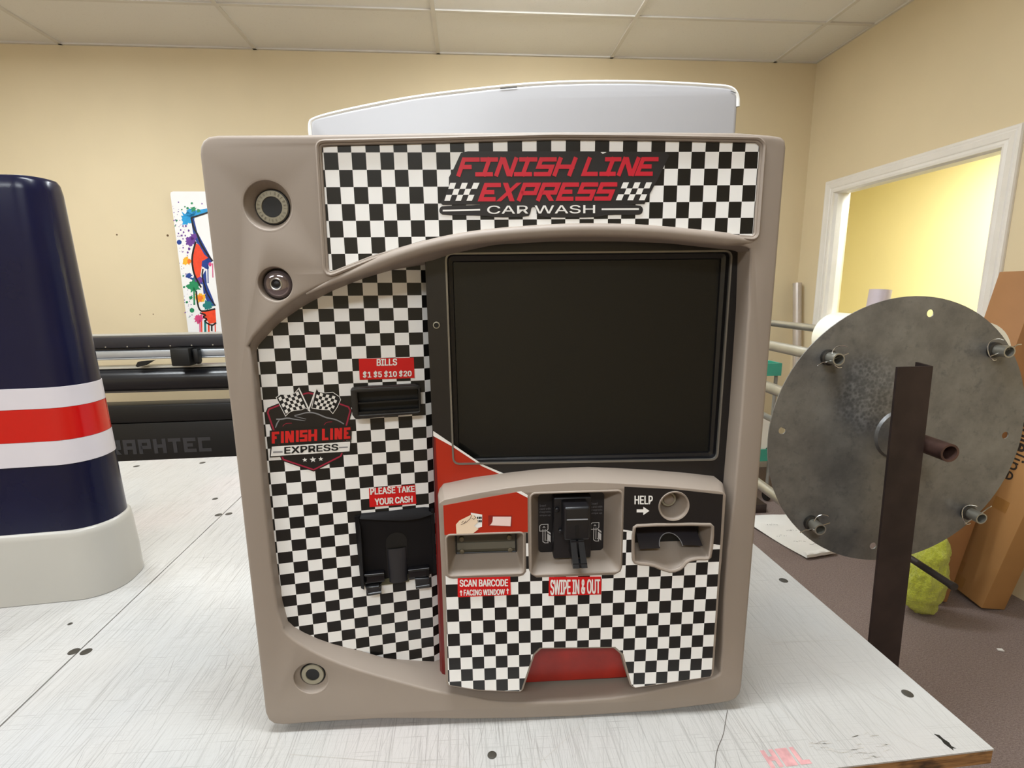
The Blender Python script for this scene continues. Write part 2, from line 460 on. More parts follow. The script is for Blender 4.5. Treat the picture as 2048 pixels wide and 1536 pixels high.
# outlines measured on the kiosk face, millimetres
D = {
 'header': [(-205.1,742.1),(-205.2,741.1),(-207.3,609.5),(-159.6,627),(-99.6,643.4),(-52.5,650.6),(-5.4,654.7),(57.8,658),(98.4,658.5),(161,656.5),(195,654.7),(236,649.7),(270.6,646.3),(285.4,645.4),(286.2,741.1),(284.3,744.8),(281.1,745.5),(159.3,747.5),(50.6,748.6),(-79.9,745.2),(-202.8,742.3)],
 'A': [(-308.3,526.7),(-274.2,560.8),(-245.2,580.9),(-213.4,595.7),(-178.8,605.3),(-126.9,619.8),(-69,632.6),(-23,643),(49,646.9),(127.6,646.7),(186.5,643.4),(237.2,638.5),(276.5,632.4),(286.5,627.8),(286.7,352.5),(279.9,208.8),(284.9,62.2),(280.9,54.8),(260.8,48.2),(215.8,40.4),(148.4,28.8),(81,26.1),(14.2,27.4),(-30,31.1),(-63.1,40.3),(-109.5,52.6),(-140.5,64),(-181.2,79.3),(-221.3,95.7),(-260.5,116.4),(-292.6,141.1),(-305.8,159.9),(-308.9,267.7),(-304.9,520.5)],
 'rib': [(-207.1,606.4),(-207,605.9),(-146.1,620.7),(-99.1,635.2),(-52.4,644.6),(-5.7,649.4),(56.8,652.7),(97.1,653.1),(159,651.1),(233.2,643.6),(267.5,639.5),(286.4,637.8)],
 'rimout': [(-77.7,616.3),(-75.8,626),(-67.6,630.2),(266.2,630.1),(273.7,627.4),(276.9,621.4),(276.2,370.7),(273.3,362.7),(268,358.2),(-68.2,362.5),(-75.7,366.1),(-77.6,374.1)],
 'lcd': [(-67.8,619.8),(266.6,619.2),(267.5,366.8),(-68.7,369.4)],
 'stripe_up': [(-100.9,408.2),(-78,390.9),(-38.6,361.2),(-3.3,344.1)],
 'stripe_lo': [(-101.1,401.6),(-78.2,387.6),(-39.4,358.9),(-7.7,343.1)],
 'stripe_lower': [(3.3,337.5),(17.8,329),(17.8,331.6),(9.5,337.8)],
 'lower': [(-93.4,339.4),(-87.7,343.6),(-48.9,351.1),(-7.2,355.6),(34.5,359.5),(76.4,360.4),(96.8,360.5),(132.1,357.9),(181.9,353.5),(225,348.4),(262.8,342.8),(267.4,338.1),(275.5,325.8),(276.6,229.6),(273.4,209.1),(274.7,62.7),(273,52.7),(163.8,40.2),(156.9,46.2),(143.2,94.6),(133,106.2),(34.4,109.9),(25.7,100.6),(10,46.6),(5.5,42.3),(-51.5,48.8),(-92.6,58.5),(-95.6,64.9),(-94.8,224.4)],
 'red': [(-87.9,324.2),(-35.5,331.2),(17.9,338.2),(17.4,282.5),(-88.1,283.4)],
 'blk': [(139.5,340.2),(201.9,335.2),(266.8,326.4),(267.7,255.4),(138.9,281.8)],
 'chk_lower': [(-88.7,230),(97.7,223),(264.4,249.3),(271.2,165.8),(268.7,60.6),(161.8,48.7),(144.8,101.8),(133.5,113.3),(31.7,117.2),(23,108),(5.2,51.8),(-51.2,57.4),(-90.7,67.4)],
 'scan': [(-86.7,284.1),(11.1,280.4),(13.9,277.3),(13.5,234.3),(7.7,225.2),(-87.3,229.2)],
 'scanin': [(-75,267.2),(3.9,264.2),(3.6,238.8),(-76.6,241.1)],
 'card': [(18.5,337.5),(138.7,339.5),(138.8,229.2),(128.8,221.8),(26.3,224.5),(19.2,234.1)],
 'cardhole': [(23.4,333.6),(25.5,335.8),(131.8,333),(135,330),(137.3,232.4),(127.4,222.6),(27.7,225.6),(20.6,235.6)],
 'cardin': [(34.3,322.3),(118.2,319.6),(119.9,237.4),(34,240.8)],
 'rec': [(152.4,285.8),(158.1,287.9),(252,286),(256.7,280.5),(255.4,240.2),(251.9,237.2),(237.1,238.6),(224.1,235.2),(218.7,226),(205.7,221),(192.3,225.5),(178.9,232.3),(156.9,234.7),(153.5,241.1)],
 'recin': [(162.5,274.1),(256.1,272.3),(256.2,256.8),(168.7,244.2)],
 'helpc': [(205.1,313.1),(226.4,312.4),(200.5,319.6),(209.1,319.3),(211.5,319.2)],
 'helptxt': [(152.6,327.9),(176,327.1),(176.4,315.5),(152.9,316.3)],
 'helparrow': [(155.9,312.9),(172.3,312.3),(172.7,301),(156.2,301.6)],
 'lab_scan': [(-73.4,223.2),(-5.9,222.7),(-5.5,196.7),(-74,196.5)],
 'lab_swipe': [(44.2,219.8),(112.2,217.7),(112.7,192.3),(43.5,193)],
 't_scan': [(-70.9,221.5),(-8.8,219.7),(-9,209.5),(-71.2,211.4)],
 't_face': [(-66.1,207.2),(-13.3,205.7),(-13.4,197.8),(-66.4,198.6)],
 't_swipe': [(45.7,216.6),(110.8,214.6),(111.2,194),(45.7,194.5)],
 'hand': [(-72.8,285),(-73.1,297),(-68.7,302.1),(-53.3,309.7),(-49.8,308.8),(-46.5,305),(-46.6,299.1),(-52.3,293.3),(-44.8,290),(-53.3,284.3)],
 'tick': [(-52.8,311.5),(-39.9,308.5),(-41.2,292.9),(-52.5,289.5)],
 'pic': [(-32.5,307.5),(-2.6,306.4),(-3.5,291.5),(-32.8,294.1)],
 'lock': [(-266.2,680.1),(-240.5,680),(-247.1,680),(-255.3,680)],
 'cam': [(-267.4,594.4),(-241.6,594.1),(-250.6,594.2)],
 'lock2': [(-269.3,90.2),(-247.2,89),(-250.5,89.2),(-258.9,89.6)],
 'screw': [(-91.2,543.8),(-86.9,543.8)],
 'redback': [(36.9,91.5),(129.3,88.2),(146.4,43.5),(20.4,40.7)],
 'cardbody': [(59.7,323.9),(91.8,322.8),(93.9,274.8),(60,274.6)],
 'cardslot': [(59,286),(75.8,285.3),(81.6,251.6),(63.9,252.3)],
 'L_edge_up': [(3.8,519.3),(5.7,522.8),(25.4,541.5),(43,555),(60.6,567.4),(78.1,577.6),(96.8,587.2),(114.4,595.2),(132,601.5),(149.6,605.5),(167.4,609.5),(184.2,612.4),(203.5,614.7)],
 'L_edge_lo': [(1.1,157.2),(12,143.6),(25.6,130.1),(37.2,119),(53.9,107.5),(72.3,96.4),(89.8,87.6),(107.8,80.9),(124.8,76),(143.4,70.7),(160.9,65.7),(178.7,61.6),(196.7,57.4)],
 'L_left': [(3.3,518.6),(1.1,258.9)],
 'L_right': [(203.3,596.1),(202.8,517.8),(198.8,173.6),(198.2,78.2)],
 'L_ret': [(207.5,595.5),(210.5,545.7),(209.6,486.3),(205.1,171.8),(206.9,66.9)],
 'lab_bills': [(121.2,502.7),(189.2,501.4),(189,474.8),(120.7,475.9)],
 't_bills': [(143,501.7),(168.3,501.3),(167.8,492.3),(142.5,492.8)],
 't_den': [(125.1,487.1),(185.7,485.5),(185.3,476.4),(124.8,477.5)],
 'lab_cash': [(122.7,330.3),(182.6,329.1),(183.2,301.9),(122,304.2)],
 't_pl': [(124.2,331.2),(181.8,328.1),(181.8,319.3),(124,321.2)],
 't_yc': [(129.1,315.6),(178.7,314.1),(178.2,304.9),(128.9,306.1)],
 'bill_out': [(109.6,466),(114.5,468.1),(188,467.7),(195.3,465.2),(194.8,431.1),(191.6,429.7),(115.7,427.8),(112.6,429.1),(109.6,434.2)],
 'bill_in': [(116.5,463.2),(194.8,460.7),(193.8,431.2),(117.6,431.5)],
 'tray_l': [(102.3,292.3),(108.8,291.5),(108.7,212.1),(103,189.7)],
 'tray_top': [(110.9,296.8),(148.7,296.1),(183.2,296.2),(198.9,295.8),(203.1,289.6)],
 'tray_hood': [(111.5,294.4),(136.3,287.7),(165.2,283.3),(187,284),(202.1,286.9)],
 'tray_floor': [(110.7,294.1),(201.2,288),(199,191.6),(107.5,193.9)],
 'tray_slot': [(140.6,251.8),(154.7,265.2),(167.3,248.2),(164.8,189.9),(132.5,193.9)],
 'tray_bar': [(108.8,213.1),(136.2,211.9),(166.8,211.3),(196.1,210.4),(199.2,196.5),(169.5,195.1),(130.8,194.2),(108.3,192.8)],
 'tray_foot': [(109.8,195.8),(127.6,195.4),(130.7,188.6),(126.9,183.3),(111.6,183.9)],
 'tray_foot2': [(175.4,198.1),(194.8,196.1),(194.3,184.4),(175.6,183.9)],
 'sh_out': [(13.1,420.6),(8.7,441.2),(11,446),(34.1,454.3),(53.7,463),(58.7,463.9),(65.1,461.9),(85.1,451.9),(105.6,442.6),(107.5,436.9),(101.6,418.5),(93.9,382.7),(91.5,377.2),(56.6,361.7),(21.4,378.9),(19.9,384.1),(16.4,407.3)],
 'sh_ban': [(9.9,418.3),(107.1,417.7),(105.4,398.3),(8.1,399.6)],
 'sh_white': [(10.6,397.7),(103.7,396.4),(102,383.5),(8.2,385.4)],
 'sh_blk2': [(9.2,399.1),(105,397.9),(103.2,381.9),(6.7,383.8)],
 'sh_fin': [(12.4,416.9),(106.2,415.4),(103.9,400.4),(10.9,401.5)],
 'sh_exp': [(24.8,396.1),(89.2,394.9),(88.5,386),(24,387)],
 'sh_l1': [(11.5,391.3),(22.4,390.9),(22.3,388.9),(11.3,389.3)],
 'sh_l2': [(89.6,390.5),(100.4,390.2),(100.3,388.6),(89.5,388.8)],
 'sh_st': [(47.3,376.9),(57,376.4),(66.4,376.4)],
 'sh_stR': [(50.4,376.6),(61.1,376.1),(69.6,376.2)],
 'sh_f1': [(21.5,459.4),(26.7,462.8),(35.5,461.8),(43.2,463.6),(48.2,469.2),(56.2,442.5),(53.7,444.7),(49,442.4),(39.8,442.2),(34.4,440.2),(29.9,436)],
 'sh_f2': [(68.3,468.3),(70.6,463.6),(78.1,461.5),(87.4,461.8),(94.4,455.9),(95.7,452.1),(90.7,442.3),(85.4,435.2),(81.9,440.2),(72.6,441),(61.3,443.8)],
 'sh_f1q': [(22,459.3),(47.7,468.3),(54.9,444.7),(29.9,436.4)],
 'sh_f2q': [(68.7,467.1),(95.1,454.6),(85.5,435.4),(61.7,444.2)],
 'sh_p1': [(48.2,469.2),(58.6,439.4)],
 'sh_p2': [(68.3,468.3),(56.8,440.4)],
 'sh_car1': [(18.7,432.2),(25.3,431.7),(31.5,433),(38.8,430.8),(52.3,427.7)],
 'sh_car2': [(53.3,429.9),(37.7,435),(45.4,436.1),(53.2,438.1),(60.1,438),(66.8,435.9),(74.2,431.6),(78.7,429.4),(87.2,427.3),(93.2,423.8),(97.7,420.1)],
 'sh_car3': [(16.9,421.5),(19.3,427.2),(22.3,431.1)],
 'sh_car4': [(25.3,422.6),(28.6,426.1),(36.2,425.9)],
 'sh_car5': [(73.8,420.6),(76.8,424.2),(83.8,424.1)],
 'lg_main': [(-53.2,736.2),(-45.4,737.7),(102.4,737.5),(106.3,734.6),(111.8,737.2),(177.2,736.7),(182.4,733.3),(169.6,706.8),(161.3,691.6),(155.8,681),(136.6,680.7),(-29.7,681.6),(-75.7,681.2),(-78.4,684),(-74,688.1),(-67.8,700.3),(-67.5,710.4),(-62.2,719.1)],
 'lg_bar': [(-75.7,680.1),(-33.4,680.7),(-29.7,682.1),(102.7,681.3),(149.9,679.9),(154.8,675.7),(153.2,670.1),(148.8,668.7),(113.2,669.2),(102.9,666.9),(82.3,666.1),(48.5,666.6),(31,668.1),(30.7,677.8),(25.2,678.6),(23.7,670.9),(20.8,667.5),(-15.6,667),(-30,669.2),(-75.4,669.9),(-80,673),(-79.4,677.8)],
 'lg_fin': [(-59,731.1),(172.3,730.7),(164.3,710.9),(-59.6,711.7)],
 'lg_exp': [(-36.3,704.6),(127.1,703.9),(117.3,684.2),(-36.8,685.1)],
 'lg_f1': [(-66.3,704.6),(-33.5,704.5),(-42.6,685.2),(-73.7,685.3)],
 'lg_f2': [(130.3,704.2),(163.5,704.1),(155.7,684.7),(122.2,684.9)],
 'lg_cw': [(-25.4,679.8),(98.3,679.8),(98.4,670.7),(-25.6,670.8)],
 'lg_l1': [(-75.9,675.7),(-33.5,676.4),(-33.5,674.6),(-76,673.9)],
 'lg_l2': [(106,676),(149.3,676),(149.4,674),(106,674.2)],
}

# ------------------------------------------------------------------ material set
M_taupe = mat('taupe plastic', '#93867a', 0.52, var=0.03, nscale=6, bump=0.08, bscale=900, bdist=0.0003)
M_chk = checker_mat('checkered vinyl')
M_black = mat('black plastic', '#17161a', 0.42, var=0.06)
M_blackvinyl = mat('black vinyl', '#1d1a1a', 0.3, var=0.05)
M_jet = mat('deep black', '#070708', 0.5, var=0.02)
M_redvinyl = mat('red vinyl', '#b2270a', 0.35, var=0.05)
M_labelred = mat('label red', '#d40a0e', 0.4, var=0.03)
M_logored = mat('logo red', '#c81f33', 0.35, var=0.03)
M_border = mat('sticker border red', '#a4213f', 0.35, var=0.03)
M_badgered = mat('badge lettering red', '#d8201f', 0.35, var=0.05)
M_white = mat('white vinyl', '#f2f0ec', 0.4, var=0.02)
M_grey = mat('grey print', '#8d8d90', 0.4, var=0.03)
M_glass = mat('dark screen glass', '#181816', 0.16, var=0.02, spec=0.35)
M_scanwin = mat('scanner window', '#4a4638', 0.18, var=0.03)
M_metal = mat('brushed metal', '#b9b5ac', 0.35, metal=0.9, var=0.05)
M_chrome = mat('chrome', '#d8d8d8', 0.12, metal=1.0, var=0.02)
M_lock = mat('lock face grey', '#a09a87', 0.45, metal=0.25, var=0.06)
M_smoke = mat('smoked dome', '#8f8487', 0.06, metal=0.75, var=0.08, nscale=40)

# ------------------------------------------------------------------ room shell
def frame_r(u=0, d=0, z=0): return (RU, RD, UP)
M_wall = mat('cream wall paint', '#dac9a6', 0.7, var=0.02, nscale=2, bump=0.1, bscale=160, bdist=0.0006)
M_wall2 = mat('yellow wall paint', '#f0e2ac', 0.7, var=0.02, nscale=1.5)
M_trim = mat('white trim paint', '#e6e1da', 0.4, var=0.02)
def ceiling_mat():
    t = NT('ceiling tile'); v = t.coord()
    n1 = t.noise(95, 5, v, 0.7); n2 = t.noise(420, 2, v)
    pit = t.ramp(n1, 0.60, 0.68)
    t.l(t.mix(t.math('MULTIPLY', pit, 0.35), srgb('#e9e7e3'), srgb('#c4bfb7')), t.b.inputs['Base Color'])
    t.b.inputs['Roughness'].default_value = 0.85
    t.bump(t.math('SUBTRACT', n2, pit), 0.35, 0.0015)
    return t.m
def carpet_mat():
    t = NT('brown grey carpet'); v = t.coord()
    n = t.noise(260, 2, v, 0.8); n2 = t.noise(5, 3, v); n3 = t.noise(90, 3, t.coord(scale=(1, 2.2, 1), rot=(0, 0, 0.6)), 0.7)
    c = t.mix(t.ramp(n, 0.3, 0.7), srgb('#786863'), srgb('#ab9b95'))
    c = t.mix(t.math('MULTIPLY', t.ramp(n3, 0.45, 0.7), 0.55), c, srgb('#65544f'))
    c = t.mix(t.math('MULTIPLY', n2, 0.25), c, srgb('#8f807b'))
    t.l(c, t.b.inputs['Base Color']); t.b.inputs['Roughness'].default_value = 0.95; t.b.inputs['Specular IOR Level'].default_value = 0.1
    t.bump(t.math('ADD', n, n3), 0.8, 0.006)
    return t.m
U0, U1, D0, D1 = -4.6, 2.6, -3.6, 3.86
def box_r(mb, u0, u1, d0, d1, z0, z1): mb.box(rm((u0 + u1) / 2, (d0 + d1) / 2, (z0 + z1) / 2), (u1 - u0, d1 - d0, z1 - z0), (RU, RD, UP))
mb = MB(); box_r(mb, U0 - .1, 6.2, D0 - .1, D1 + .1, -.1, 0); floor = struct(mb.build('floor', carpet_mat()))
mb = MB(); box_r(mb, U0 - .1, U1 + .1, D0 - .1, D1 + .1, CEIL, CEIL + .1); ceiling = struct(mb.build('ceiling', ceiling_mat()))
mb = MB()
M_grid = mat('ceiling grid white', '#d9d5ce', 0.5, var=0.02)
k = -0.155
us = [k + 1.215 * i for i in range(-3, 3)]
for u in us: box_r(mb, u - .012, u + .012, D0, D1, CEIL - .009, CEIL + .002)
ds = [3.315 - .612 * i for i in range(0, 12)]
for d in ds: box_r(mb, U0, U1, d - .012, d + .012, CEIL - .0085, CEIL + .002)
box_r(mb, U0, U1, D1 - .018, D1, CEIL - .009, CEIL + .002); box_r(mb, U1 - .018, U1, D0, D1, CEIL - .0092, CEIL + .002)
mb.build('ceiling_grid', M_grid, ceiling)
mb = MB(); box_r(mb, U0 - .1, U1 + .1, D1, D1 + .1, 0, CEIL); wall_b = struct(mb.build('wall_back', M_wall))
mb = MB(); box_r(mb, U0 - .1, U0, D0, D1, 0, CEIL); struct(mb.build('wall_left', M_wall))
mb = MB(); box_r(mb, U0 - .1, U1 + .1, D0 - .1, D0, 0, CEIL); struct(mb.build('wall_front', M_wall))
# right wall with the opening of the inside window
WD0, WD1, WZ0, WZ1 = 2.385, 3.535, 1.245, 2.140
mb = MB()
box_r(mb, U1, U1 + .12, D0, WD0, 0, CEIL); box_r(mb, U1, U1 + .12, WD1, D1, 0, CEIL)
box_r(mb, U1, U1 + .12, WD0, WD1, 0, WZ0); box_r(mb, U1, U1 + .12, WD0, WD1, WZ1, CEIL)
struct(mb.build('wall_right', M_wall))
# moulded casing (profile across the width, mitred)
mb = MB()
prof = [(0, 0), (0, .014), (.012, .017), (.026, .012), (.032, .016), (.058, .020), (.064, .015), (.072, .018), (.082, .018), (.086, .010), (.086, 0)]
loops = []
for off, h in prof:
    a0, a1, z0, z1 = WD0 + .002 - off, WD1 - .002 + off, WZ0 + .002 - off, WZ1 - .002 + off
    loops.append([rm(U1 - h, d, z) for d, z in ((a0, z0), (a1, z0), (a1, z1), (a0, z1))])
mb.loft(loops)
loops = []
for off, uu in ((-.010, .02), (-.010, .10), (0.0, .10), (0.0, -.004)):
    a0, a1, z0, z1 = WD0 - off, WD1 + off, WZ0 - off, WZ1 + off
    loops.append([rm(U1 + uu, d, z) for d, z in ((a0, z0), (a1, z0), (a1, z1), (a0, z1))])
mb.loft(loops + [loops[0]])
win = struct(mb.build('window_1', M_trim, angle=30))
t = NT('window glass'); t.b.inputs['Transmission Weight'].default_value = 1.0; t.b.inputs['Roughness'].default_value = 0.0; t.b.inputs['IOR'].default_value = 1.08
t.b.inputs['Base Color'].default_value = (0.97, 0.98, 0.95, 1)
M_pane = t.m
mb = MB(); box_r(mb, U1 + .055, U1 + .060, WD0, WD1, WZ0, WZ1); mb.build('window_pane', M_pane, win)
# the lit yellow room on the other side
NU1 = 4.4
mb = MB(); box_r(mb, NU1, NU1 + .1, 0.2, 6.6, 0, 2.75); struct(mb.build('wall_east', M_wall2))
mb = MB(); box_r(mb, U1 + .12, NU1, 6.5, 6.6, 0, 2.75); struct(mb.build('wall_north', M_wall2))
mb = MB(); box_r(mb, U1 + .12, NU1, 0.1, 0.2, 0, 2.75); struct(mb.build('wall_south', M_wall2))
mb = MB(); box_r(mb, U1 + .02, U1 + .12, D1 + .1, 6.6, 0, 2.75); struct(mb.build('wall_west', M_wall2))
mb = MB(); box_r(mb, U1 + .12, NU1 + .1, .1, 6.6, 2.75, 2.85); struct(mb.build('ceiling_beyond', M_grid))
mb = MB(); box_r(mb, U1, U1 + .02, D0, 1.6, 0, .1); box_r(mb, U0, U1, D1 - .015, D1, 0, .1); struct(mb.build('baseboard_back', M_trim))
# screw holes left in the back wall
M_hole = mat('wall hole brown', '#6a5136', 0.9)
FB = Fr(rm(0, D1, 0), RU, UP, -RD)
for k, (u, z, r) in enumerate(((-2.42, 1.906, .006), (-2.085, 1.899, .008), (-2.345, 1.353, .004), (-2.255, 1.355, .004))):
    mb = MB(); mb.lathe(FB, u, z, [(r, .0006), (r * .8, .0012), (r * .5, .0004)], 10); h = mb.build('screw_hole', M_hole, wall_b)

# ------------------------------------------------------------------ ceiling lamps
M_lens = mat('lamp lens', '#f4f4f0', 0.4, emit=(.92, .97, 1, 1), estr=11.0)
M_lensb = mat('lamp lens bright', '#f4f4f0', 0.4, emit=(.92, .97, 1, 1), estr=24.0)
M_lamp = mat('lamp housing white', '#e2e0dc', 0.45)
def troffer(u, d, label_, watts, z=CEIL, ln=1.2, grp=None, lens=None):
    root = thing('ceiling_light', label_, 'ceiling light', rm(u, d, z - .075), RY, grp)
    mb = MB(); box_r(mb, u - ln / 2, u + ln / 2, d - .16, d + .16, z - .022, z - .0095); mb.build('lamp_housing', M_lamp, root)
    mb = MB()
    arc = [(.15, -.022), (.145, -.05), (.11, -.07), (0, -.075), (-.11, -.07), (-.145, -.05), (-.15, -.022)]
    mb.loft([[rm(u - ln / 2 + .02, d + a, z + b) for a, b in arc], [rm(u + ln / 2 - .02, d + a, z + b) for a, b in arc]], True, (True, True))
    mb.build('lamp_lens', lens or M_lens, root)
    area_light('lamp_tubes', (0, 0, -.012), ln - .06, .26, watts, (0, 0, 0), parent=root)
    return root
for u, d, l_, p_ in ((.45, 2.66, 'ceiling light nearest the back wall, right of centre', .5), (-2.4, 2.25, 'ceiling light nearest the back wall, on the left', 1.5), (-.15, .42, 'ceiling light over the work table', 1.35), (-2.6, .30, 'ceiling light over the left end of the table', .9),
                (-.45, -1.6, 'ceiling light behind the camera, right', 1.25), (-2.4, -1.6, 'ceiling light behind the camera, left', .9)):  # the two lights behind the camera are added for more frontal light
    troffer(u, d, l_, LAMP_W * p_, grp='ceiling lights', lens=M_lensb if d > 2.5 else None)
nr = troffer(3.45, 3.3, 'ceiling light in the room beyond the window', NEXT_ROOM_W, 2.75, grp='ceiling lights')

# ------------------------------------------------------------------ work table
TY = 0.104
TU = Vector((math.cos(TY), math.sin(TY), 0)); TD = Vector((-math.sin(TY), math.cos(TY), 0))
TZ = CAM_H - 0.585
TC = Vector((0.611, 0.548, TZ - .001))
FT = Fr(TC, TU, TD, UP)
def table_mat():
    t = NT('scratched white laminate')
    tc = t.n('ShaderNodeTexCoord').outputs['Object']
    def scratch(rot, sx_, sy_, lo, hi, det=6):
        v = t.coord(scale=(sx_, sy_, 1), src=t.coord(rot=(0, 0, rot), src=tc))      # turn first, then stretch
        return t.ramp(t.noise(1.0, det, v, 0.75), lo, hi)
    big = t.ramp(t.noise(2.3, 3, tc), 0.35, 0.65)
    a = scratch(0.06, 9, 520, .57, .72); b = scratch(1.57, 6, 420, .52, .69); c = scratch(1.82, 9, 560, .54, .70); d = scratch(1.30, 6, 380, .60, .72)
    m = t.math('MAXIMUM', t.math('MAXIMUM', a, t.math('MULTIPLY', b, 0.9)), t.math('MAXIMUM', t.math('MULTIPLY', c, 0.8), d))
    sp = t.n('ShaderNodeSeparateXYZ'); t.l(tc, sp.inputs[0])
    wear = t.math('ADD', t.math('MULTIPLY', big, 0.5), t.math('MULTIPLY', t.ramp(sp.outputs[0], -.15, -.75), 0.5))
    fine = t.ramp(t.noise(700, 2, tc), .45, .75)
    base = t.mix(t.math('MULTIPLY', t.noise(3.2, 4, tc), 0.8), srgb('#b3b0ac'), srgb('#c1bfbb'))
    tint = t.noise(2.7, 2, t.coord(src=tc, rot=(0, 0, .8)))
    base = t.mix(t.math('MULTIPLY', t.ramp(tint, .52, .7), .35), base, srgb('#c6b6b2')); base = t.mix(t.math('MULTIPLY', t.ramp(tint, .46, .3), .3), base, srgb('#b2b9be'))
    base = t.mix(t.math('MULTIPLY', fine, 0.06), base, srgb('#a79f94'))
    col = t.mix(t.math('MULTIPLY', m, t.math('ADD', t.math('MULTIPLY', wear, 0.75), 0.22)), base, srgb('#554e46'))
    t.l(col, t.b.inputs['Base Color']); t.b.inputs['Roughness'].default_value = 0.3
    t.bump(m, -0.1, 0.0004)
    return t.m
def ply_mat():
    t = NT('plywood edge'); v = t.coord(scale=(6, 6, 160)); n = t.noise(1.0, 4, v, 0.7); v2 = t.coord(scale=(22, 22, 40)); n2 = t.noise(1.0, 3, v2)
    c = t.mix(t.ramp(n, .35, .65), srgb('#5b3a1e'), srgb('#b98a55'))
    t.l(t.mix(t.ramp(n2, .5, .68), c, srgb('#2f1d10')), t.b.inputs['Base Color']); t.b.inputs['Roughness'].default_value = 0.8
    return t.m
table = thing('work_table', 'large white scratched work table with plywood edge under the kiosk', 'table', (TC.x, TC.y, 0), TY)
M_lam = table_mat(); M_ply = ply_mat()
def tbox(mb, a0, a1, b0, b1, z0, z1): mb.box(FT((a0 + a1) / 2, (b0 + b1) / 2, (z0 + z1) / 2), (a1 - a0, b1 - b0, z1 - z0), (TU, TD, UP))
for a0, a1 in ((-1.3145, 0), (-2.63, -1.3170)):
    mb = MB(); tbox(mb, a0, a1, 0, 1.39, -.0022, 0); sh = mb.build('table_top', M_lam, table)
    mb = MB(); tbox(mb, a0, a1 - .0005, .0005, 1.3895, -.022, -.0022); mb.build('plywood_core', M_ply, sh)
M_wood = mat('table frame wood', '#8a6a45', 0.7, var=0.12)
mb = MB()
for b in (.10, 1.29): tbox(mb, -2.5, -.12, b - .02, b + .02, -.13, -.022)
for a in (-2.48, -1.31, -.14): tbox(mb, a - .02, a + .02, .12, 1.27, -.12, -.022)
mb.build('table_frame', M_wood, table)
for a in (-2.44, -1.31, -.18):
    for b in (.14, 1.25): mb = MB(); tbox(mb, a - .04, a + .04, b - .04, b + .04, -TZ, -.022); mb.build('leg', M_wood, table)
M_mark = mat('dark screw head', '#3d382f', 0.6, var=0.15, nscale=60)
for a, b, r in ((-1.3235,.3425,.0085), (-1.3025,.3395,.0085), (-1.3255,.8708,.009), (-1.3000,.8737,.009), (-1.3857,.9867,.008), (-1.796,1.325,.010), (-1.5808,1.3304,.010), (-1.3842,.4218,.004), (-.0258,.388,.0085), (-.0309,.0947,.0075), (-.6395,.0678,.006)):
    mb = MB(); mb.lathe(FT, a, b, [(r, .0002), (r * .8, .0009), (r * .3, .0006)], 16); mb.build('screw_head', M_mark, table)
mb = MB()
for q in ([(-.0552,.0290),(-.0500,.0265),(-.0500,.0210),(-.0478,.0150),(-.0497,.0100),(-.0470,.0062),(-.0512,.0072),(-.0528,.0040),(-.0545,.0095),(-.0556,.0150),(-.0538,.0200)],): mb.slab(FT, q[::-1], .0001, .0004)
mb.build('ink_mark', mat('black ink', '#14130f', 0.5), table)
M_pink = mat('faded red stencil', '#cf9a9a', 0.5, var=0.12, nscale=90)
mb = MB()
for ch, a, wd in (('H', -.2975, .017), ('E', -.2775, .016), ('L', -.2580, .015)):
    glyph(mb, FT, ch, a, .0085, wd, .0245, .0058, .0, .0004)
mb.poly(FT, [(-.2775, .0085), (-.2615, .0085), (-.2615, .033), (-.2775, .033)], .0003)
mb.build('stencil_lettering', M_pink, table, normals=False)
mb = MB()
M_scuff = mat('grey scuff', '#b5afa6', 0.5, var=0.2, nscale=120)
rs = random.Random(3)
for i in range(46):
    a, b = rs.uniform(-.232, -.135), rs.uniform(.006, .040); l_ = rs.uniform(.003, .012)
    strip(mb, FT, [(a, b), (a + l_, b + rs.uniform(-.002, .002))], rs.uniform(.0004, .0012), .0003)
mb.build('worn_print', M_scuff, table, normals=False)
M_cut = mat('knife cut grey', '#b3ada4', 0.6)
mb = MB()
for p in ([(-.27,.28),(-.23,.10),(-.215,.02)], [(-.36,.48),(-.20,.30),(-.06,.06)], [(-.12,.055),(-.085,.005)], [(-.20,.46),(-.02,.40)], [(-.16,.22),(-.03,.21)], [(-.9,.10),(-.55,.03)], [(-1.1,.35),(-.95,.2),(-.92,.12)], [(-.62,-.0+.02),(-.5,.11)]):
    strip(mb, FT, p, .0006, .0003)
mb.build('knife_cuts', M_cut, table, normals=False)
# loose hair on the table
mb = MB(); P = smooth_loop([(-.3054,.0975),(-.318,.080),(-.3318,.0598),(-.352,.040),(-.3664,.0165)], 2, False)
mb.tube([FT(a, b, .0008) for a, b in P], .0004, 5)
tag(mb.build('loose_thread', mat('thread dark', '#5f5850', 0.7)), 'thin dark curved thread lying on the table below the kiosk right corner', 'thread')

# ------------------------------------------------------------------ payment kiosk
KY = 0.044
K_LOC = (0, 0.6, CAM_H - 0.585)
kiosk = thing('payment_kiosk', 'taupe payment kiosk front with checkered wrap and dark screen, standing on the white table', 'kiosk', K_LOC, KY)
_km = ROOTS[kiosk.name]
_k3 = _km.to_3x3()
FK = Fr(_km @ Vector((0, 0, 0)), _k3 @ Vector((1, 0, 0)), UP, _k3 @ Vector((0, -1, 0)))
TH, LW0 = 0.1845, -0.016
FL = Fr(_km @ Vector((-0.310, -LW0, 0)), _k3 @ Vector((math.cos(TH), math.sin(TH), 0)), UP, _k3 @ Vector((math.sin(TH), -math.cos(TH), 0)))

